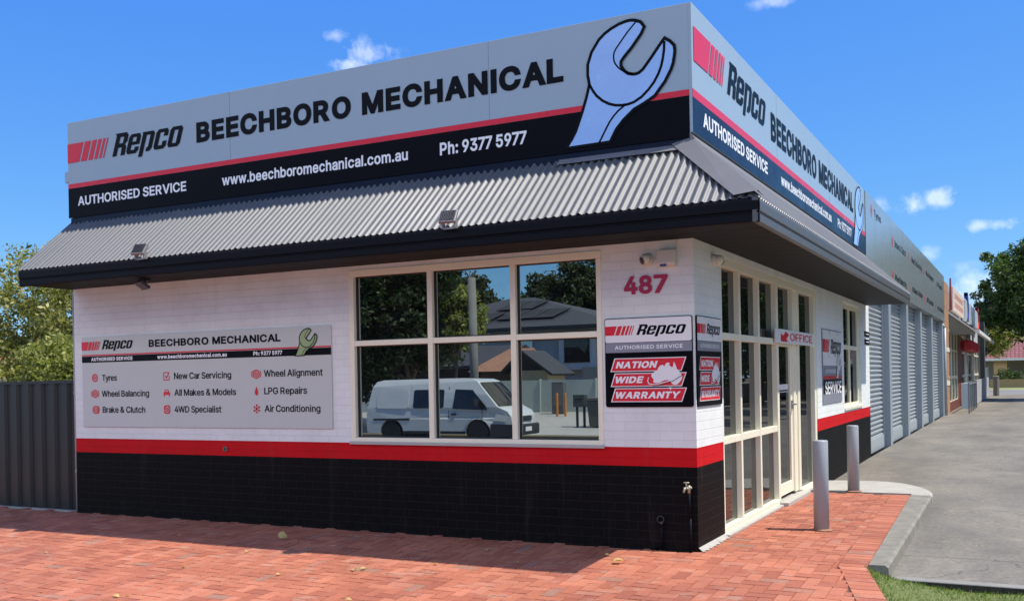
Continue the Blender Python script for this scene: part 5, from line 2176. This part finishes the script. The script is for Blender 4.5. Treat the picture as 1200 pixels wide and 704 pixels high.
for s_ in (1, -1):
    vpanel('side_window', rrect(1.62, 2.62, 1.0, 1.52, .06), M_VANG, s_)
    vpanel('blank_window', rrect(.36, 1.46, 1.0, 1.50, .08), M_VANW, s_, .014)
    vpanel('door_window', [(2.92, .98), (4.02, .94), (3.98, 1.04), (3.52, 1.50), (2.98, 1.52)], M_VANG, s_)
    vpanel('trim_strip', rrect(.25, 1.5, .655, .71, .01), M_BUMP if s_ > 0 else M_BUMP, s_, .01)
    for xx in (1.52, 2.76, 3.86):
        vpanel('door_seam', [(xx, .36), (xx + .014, .36), (xx + .014, 1.60 if xx < 3.5 else .95), (xx, 1.60 if xx < 3.5 else .95)], M_BUMP, s_, .002)
    vpanel('handle', rrect(2.88, 3.04, .80, .86, .02), M_BUMP, s_, .02)
    vpanel('headlight', [(4.20, .66), (4.56, .62), (4.60, .78), (4.30, .84)], mat('headlight_glass', (.55, .57, .55), .15), s_, .02)
    vpanel('sill_panel', [(1.28, .28), (3.32, .28), (3.32, .36), (1.28, .36)], M_BUMP, s_, .006)
    vpanel('bumper', [(4.12, .22), (4.74, .22), (4.78, .54), (4.14, .56)], M_BUMP, s_, .03)
b = MB()   # windscreen follows the raked front
pw = []
for (x, z) in ((3.66, 1.70), (4.02, 1.335), (4.30, 1.045)):
    for s_ in (.90, .55, 0, -.55, -.90):
        p_ = vplace(x + .02 + .05 * (1 - s_ * s_), s_, z + .012)
        pw.append(p_)
b.add(pw, [(i * 5 + q, i * 5 + q + 1, i * 5 + q + 6, i * 5 + q + 5) for i in range(2) for q in range(4)])
b.build('windscreen', M_VANG, t, smooth=True)
b = MB()
b.box(VX + 4.72, VX + 4.86, VY - WID + .12, VY - .12, VZ + .24, VZ + .54)
b.build('bumper', M_BUMP, t, bevel=.04)
b = MB()
b.box(VX + 4.862, VX + 4.87, VY - WID / 2 - .19, VY - WID / 2 + .19, VZ + .34, VZ + .46)
b.build('number_plate', M_SIGNWHITE, t)
b = MB()
b.box(VX + 4.70, VX + 4.80, VY - WID + .5, VY - .5, VZ + .62, VZ + .76)
b.build('grille', M_BUMP, t, bevel=.01)
for s_ in (1, -1):
    yb = VY - WID / 2 + s_ * (WID / 2 + .16)
    b = MB()
    b.box(VX + 3.70, VX + 3.78, yb - .10, yb + .10, VZ + 1.05, VZ + 1.24)
    b.tube([(VX + 3.72, yb - s_ * .08, VZ + 1.1), (VX + 3.68, yb - s_ * .2, VZ + 1.02)], .015)
    b.build('mirror', M_BUMP, t, bevel=.015)
    for xw in (.88, 3.72):
        y0 = VY - WID / 2 + s_ * (WID / 2 - .20)
        y1 = VY - WID / 2 + s_ * (WID / 2 - .005)
        b = MB()
        q = Vector((0, s_, 0)).to_track_quat('Z', 'Y')
        b.lathe([(.20, 0), (.29, .0), (.315, .03), (.315, .165), (.29, .195), (.20, .195)], (VX + xw, y0, VZ + .315), 28, 0, q)
        w_ = b.build('wheel', M_TYRE, t)
        b = MB()
        b.lathe([(.205, .14), (.205, .19), (.185, .192), (.17, .165), (.05, .155), (.045, .185), (.001, .187)], (VX + xw, y0, VZ + .315), 28, 0, q)
        for i in range(7):
            a_ = 2 * math.pi * i / 7
            b.cyl((VX + xw + .05 * math.cos(a_), y0 + s_ * .172, VZ + .315 + .05 * math.sin(a_)), (VX + xw + .175 * math.cos(a_), y0 + s_ * .18, VZ + .315 + .175 * math.sin(a_)), .016, n=6)
        b.build('rim', mat('wheel_silver', (.50, .50, .50), .4, metal=.2), w_)
        b = MB()
        b.lathe([(.39, -.30), (.39, .12), (.001, .12)], (VX + xw, y0 - s_ * .0, VZ + .30), 24, 0, q)
        b.build('wheel_arch', M_DARKPL, t)

# apron fence, posts, boxes
t = thing('panel_fence', 'pale green-grey panel fence across the street, mirrored behind the van', 'fence', (-15, -27, .2))
M_PGREEN = mat('pale_green_steel', (.47, .53, .48), .5, var=.06)
x = -29.0
while x < 14:
    b = MB()
    b.box(x + .03, x + 2.37, -27.03, -26.98, .1, 1.50)
    b.build('panel', M_PGREEN, t)
    b = MB()
    b.box(x - .028, x + .028, -27.06, -26.93, .0, 1.54)
    b.build('post', M_PGREEN, t)
    x += 2.4
for x, lab in ((-12.96, 'orange post by the pale fence across the street, nearer the meter box'), (-12.62, 'orange post by the pale fence across the street, farther from the meter box')):
    t = thing('orange_post', lab, 'post', (x, -25, .1), 'orange posts by the pale fence')
    b = MB()
    b.cyl((x, -25, 0), (x, -25, .98), .045, n=12)
    b.build('post', mat('orange_paint', (.62, .22, .02), .5), t)
    b = MB()
    b.cyl((x, -25, .98), (x, -25, 1.0), .047, .03, n=12)
    b.build('cap', mat('orange_paint', (.62, .22, .02), .5), t)
t = thing('meter_box', 'dark grey meter cabinet standing before the pale fence across the street', 'cabinet', (-13.3, -26, .2))
b = MB()
b.box(-13.65, -13.15, -26.3, -26.0, .2, 1.42)
b.build('cabinet', mat('meter_grey', (.12, .13, .13), .5), t, bevel=.02)
b = MB()
b.box(-13.6, -13.2, -25.998, -25.985, .5, 1.35)
b.build('door', mat('meter_door', (.16, .17, .17), .5), t)
t = thing('letterbox', 'dark letterbox on two slim legs on the concrete across the street', 'letterbox', (-10.3, -21, 0))
b = MB()
b.box(-10.5, -10.1, -21.2, -20.9, .62, 1.02)
b.build('box', mat('letterbox_dark', (.07, .075, .07), .5), t, bevel=.01)
for x in (-10.45, -10.2):
    b = MB()
    b.box(x, x + .07, -21.08, -21.02, -.15, .62)
    b.build('leg', M_DARKPL, t)
b = MB()
b.box(-10.42, -10.18, -20.898, -20.89, .85, .89)
b.build('slot', M_DARKPL, t)
t = thing('green_bin', 'dull green wheeled bin beside the letterbox across the street', 'bin', (-9.5, -21, 0))
b = MB()
b.prism([(-9.9, 0.0), (-9.35, 0.0), (-9.25, .82), (-9.98, .82)], 'y', -21.4, -20.8)
b.build('body', mat('bin_green', (.09, .10, .08), .5), t, bevel=.02)
b = MB()
b.prism([(-10.0, .83), (-9.22, .83), (-9.25, .92), (-9.97, .92)], 'y', -21.42, -20.75)
b.build('lid', mat('bin_lid', (.14, .13, .11), .5), t, bevel=.02)
for y in (-21.35, -20.9):
    b = MB()
    b.cyl((-9.4, y - .03, .02), (-9.4, y + .03, .02), .1, n=14)
    b.build('wheel', M_TYRE, t)

M_DKROOF = mat('dark_tiles', (.030, .032, .038), .6, var=.2, vscale=2, bump=.4, bscale=9)
M_HOUSEG = mat('house_grey', (.52, .53, .52), .7)
t = thing('modern_house', 'two-storey grey house with dark hipped roof across the street, mirrored in the window', 'house', (-20, -40, 0))
b = MB()
b.box(-28.5, -15.0, -46, -36, -.1, 4.1)
b.build('wall', M_HOUSEG, t)
b = MB()
b.add([(-29.3, -46.8, 4.05), (-14.2, -46.8, 4.05), (-14.2, -35.2, 4.05), (-29.3, -35.2, 4.05), (-23.2, -41, 6.05), (-21.6, -41, 6.05)], [(0, 4, 5, 1), (1, 5, 2), (2, 5, 4, 3), (3, 4, 0), (0, 1, 2, 3)])
rfh = b.build('roof', M_DKROOF, t)
b = MB()
b.box(-29.3, -14.2, -35.19, -35.08, 3.92, 4.1)
b.build('gutter', M_BUMP, t)


def on_slope(x, f):
    """point on the roof slope facing the workshop: f 0 at the eave .. 1 at the ridge"""
    return Vector((x, -35.2 - 5.8 * f, 4.05 + 2.0 * f))


sn = Vector((0, 2.0, 5.8)).normalized()
for i, (x, f0) in enumerate(((-24.2, .2), (-23.1, .2), (-21.7, .24), (-20.6, .24), (-21.5, .55), (-22.6, .55), (-19.5, .24))):
    b = MB()
    A = [on_slope(x, f0), on_slope(x + 1.05, f0), on_slope(x + 1.35, f0 + .27), on_slope(x + .3, f0 + .27)]
    b.add([p + sn * .06 for p in A] + [p + sn * .1 for p in A], [(0, 3, 2, 1), (4, 5, 6, 7), (0, 1, 5, 4), (1, 2, 6, 5), (2, 3, 7, 6), (3, 0, 4, 7)])
    b.build('solar_panel', mat('solar_cell', (.010, .011, .014), .5, spec=.15), rfh)
b = MB()
b.box(-17.75, -15.85, -35.98, -35.7, 1.95, 3.75)
b.build('window_surround', mat('white_render', (.72, .72, .70), .6), t)
b = MB()
b.box(-17.45, -16.1, -35.70, -35.66, 2.3, 3.7)
wn = b.build('window', M_VANG, t)
b = MB()
b.box(-16.0, -15.0, -35.9, -34.5, -.1, 2.05)
b.build('garage_pier', mat('pier_grey', (.22, .23, .23), .7), t)
b = MB()
b.box(-20.5, -19.3, -35.99, -35.95, 2.6, 3.5)
b.build('window', M_GLASS, t)
t = thing('far_house', 'second dark-roofed house with solar panels behind the two-storey house', 'house', (-12, -46, 0))
b = MB()
b.box(-23, -6, -56, -48, -.1, 4.1)
b.build('wall', M_HOUSEG, t)
b = MB()
b.add([(-24, -57, 4.0), (-5, -57, 4.0), (-5, -47, 4.0), (-24, -47, 4.0), (-19.6, -52, 6.2), (-10, -52, 6.2)], [(0, 4, 5, 1), (1, 5, 2), (2, 5, 4, 3), (3, 4, 0)])
b.build('roof', M_DKROOF, t)
t = thing('carport', 'low dark-roofed carport across the street behind the van', 'carport', (-20, -32, 0))
b = MB()
b.prism([(-30, 2.05), (-30, 2.2), (-32.6, 3.15), (-35.0, 2.3), (-35.0, 2.05)], 'x', -25.5, -18.0)
b.build('roof', M_DKROOF, t)
b = MB()
b.box(-25.4, -18.1, -34.5, -34.3, 0, 2.05)
b.build('wall', mat('carport_wall', (.10, .10, .11), .7), t)
for x in (-25.3, -21.8, -18.2):
    b = MB()
    b.box(x - .08, x + .08, -30.3, -30.14, -.1, 2.05)
    b.build('post', M_BUMP, t)
t = thing('outbuilding', 'small shed with orange tiled roof across the street, right of the timber pole', 'shed', (-17.5, -30.5, 0))
b = MB()
b.box(-18.2, -16.5, -31.4, -28.6, 0, 1.95)
b.build('wall', mat('shed_wall', (.11, .09, .08), .8), t)
b = MB()
b.add([(-18.6, -32, 1.9), (-16.3, -32, 1.9), (-16.3, -28.2, 1.9), (-18.6, -28.2, 1.9), (-17.6, -30.2, 2.9), (-16.4, -30.2, 2.9)], [(0, 4, 5, 1), (1, 5, 2), (2, 5, 4, 3), (3, 4, 0)])
b.build('roof', mat('orange_shed_tile', (.34, .17, .10), .8, var=.3, bump=.5, bscale=14), t)
t = thing('outbuilding', 'small cream shed with dark gable roof above the pale fence across the street', 'shed', (-15.7, -29, 0))
b = MB()
b.box(-16.4, -14.7, -29.6, -27.9, 0, 1.9)
b.build('wall', mat('cream_shed', (.62, .50, .30), .8), t)
b = MB()
b.prism([(-16.75, 1.85), (-15.75, 2.75), (-14.35, 1.75), (-14.4, 1.68), (-15.75, 2.62), (-16.7, 1.78)], 'y', -29.9, -27.6)
b.build('roof', M_DKROOF, t)
b = MB()
b.add([(-16.4, -27.9, 1.9), (-14.7, -27.9, 1.9), (-15.73, -27.9, 2.62)], [(0, 1, 2)])
b.build('gable', M_DKROOF, t)
t = thing('timber_pole', 'weathered timber power pole across the street, mirrored in the middle pane', 'pole', (-12.7, -18.3, 0))
b = MB()
b.cyl((-12.68, -18.3, -.2), (-12.72, -18.3, 4.75), .15, .12, n=14)
b.build('pole', mat('weathered_wood', (.21, .20, .18), .85, var=.3, vscale=4, bump=.4), t, smooth=True)
b = MB()
b.obox(Matrix.Translation((-12.66, -18.3, 4.83)) @ Matrix.Rotation(R(35), 4, 'Y'), .05, .06, .35)
b.obox(Matrix.Translation((-12.84, -18.3, 4.83)) @ Matrix.Rotation(R(-35), 4, 'Y'), .05, .06, .35)
b.build('crossarm', mat('weathered_wood', (.21, .20, .18), .85), t)

t = thing('overhead_cable', 'thin overhead cable strung along the far side of the street', 'cable', (-10, -20, 6))
b = MB()
P_ = [(-45 + i * 4, -20.5, 6.75 - .9 * (1 - ((i - 9) / 9) ** 2)) for i in range(19)]
b.tube(P_, .016, 6)
b.build('cable', M_BUMP, t)

tree('street_tree', 'large dark tree beside the van across the street, mirrored in the left panes', 'tree', (-15.6, -19.6, -.2), 9, (-16.5, -19.6, 4.3), (2.3, 2.2, 2.9), 300, 120, .10, DEEP, 'trees across the street', .25, 41, .55, .3)
tree('street_tree', 'taller leafy tree across the street filling the far left pane', 'tree', (-19.4, -21.0, -.2), 9, (-19.2, -21.0, 4.0), (3.0, 2.6, 3.6), 260, 110, .11, DEEP, 'trees across the street', .25, 42, .55, .3)
tree('street_shrub', 'yellow-green shrub between the dark tree and the timber pole', 'shrub', (-14.2, -19.4, -.1), 4, (-13.5, -19.2, 3.5), (.6, .6, 1.0), 45, 80, .08, LIGHTG, None, .06, 43, .3)
for i, (x, y, zc, rr, lab) in enumerate(((-29.9, -48.0, 6.1, 2.0, 'distant gum tree rising right of the mirrored timber pole'), (-27.0, -54.0, 6.6, 1.5, 'small distant gum tree at the left of the roof ridge in the right pane'),
                                         (-24.5, -54.0, 7.0, 1.9, 'tall distant gum tree in the middle of the upper right pane'), (-22.0, -55.0, 6.8, 1.9, 'tall distant gum tree at the right end of the mirrored skyline'), (-34.0, -50.0, 6.0, 2.5, 'distant gum tree hidden mostly behind the timber pole'))):
    tree('gum_tree', lab, 'tree', (x, y, -.2), 10, (x, y, zc), (rr, rr, rr * 1.1), 130, 80, .17, GUM, 'gum trees behind the houses', .22, 50 + i, .65)

# ------------------------------------------------------------------ dry leaves on the paving
M_DRY = leaf_mat('dry_leaf', [(0, (.30, .17, .06)), (.5, (.52, .38, .13)), (1, (.62, .52, .22))], transl=.2)


def dry_leaf(name, label, size, group):
    b = MB()
    n = 7
    vs = []
    for i in range(n):
        f = i / (n - 1)
        w = math.sin(math.pi * f ** .8) * .36
        zc = .16 * math.sin(math.pi * f) + .10
        vs += [((f - .5) * size, -w * size, (zc + .22 * w) * size), ((f - .5) * size, 0, zc * size - .03 * size), ((f - .5) * size, w * size, (zc + .3 * w) * size)]
    fs = []
    for i in range(n - 1):
        for q in range(2):
            fs.append((i * 3 + q, i * 3 + q + 1, i * 3 + q + 4, i * 3 + q + 3))
    b.add(vs, fs)
    o = b.build(name, M_DRY, smooth=True)
    return tag(o, label, 'leaf', group)


proto = dry_leaf('fallen_leaf', 'small dry curled leaf lying on the red brick paving', .062, 'fallen leaves on the paving')
pts = [(-5.52, -.86), (-4.1, -2.93), (-4.02, -2.88), (-4.19, -1.26), (-3.97, -.74), (-3.24, -1.91), (-2.08, -1.15), (-2.67, -1.56), (-2.11, -2.41), (-.73, -.39), (-4.33, -1.95), (-1.4, -.88), (-2.62, -1.5), (-6.3, -1.9), (-1.9, -.5)]
for i, (x, y) in enumerate(pts):
    o = proto if i == 0 else proto.copy()
    if i:
        COL.objects.link(o)
    s_ = random.uniform(.55, 1.15)
    o.location = (x, y, pz(x, y) + .004)
    o.rotation_euler = (random.uniform(-.3, .3), random.uniform(-.3, .3), random.uniform(0, 6.28))
    o.scale = (s_, s_, s_)
o = dry_leaf('fallen_leaf', 'largest yellow dry leaf on the paving, in the sun near the pillar corner', .115, 'fallen leaves on the paving')
o.location = (-.53, -.63, pz(0, -.63) + .005)
o.rotation_euler = (0, 0, .5)
o = dry_leaf('fallen_leaf', 'upright brown leaf in the awning shadow below the services board', .11, 'fallen leaves on the paving')
o.location = (-4.27, -.63, pz(0, -.63) + .03)
o.rotation_euler = (1.0, .3, .4)
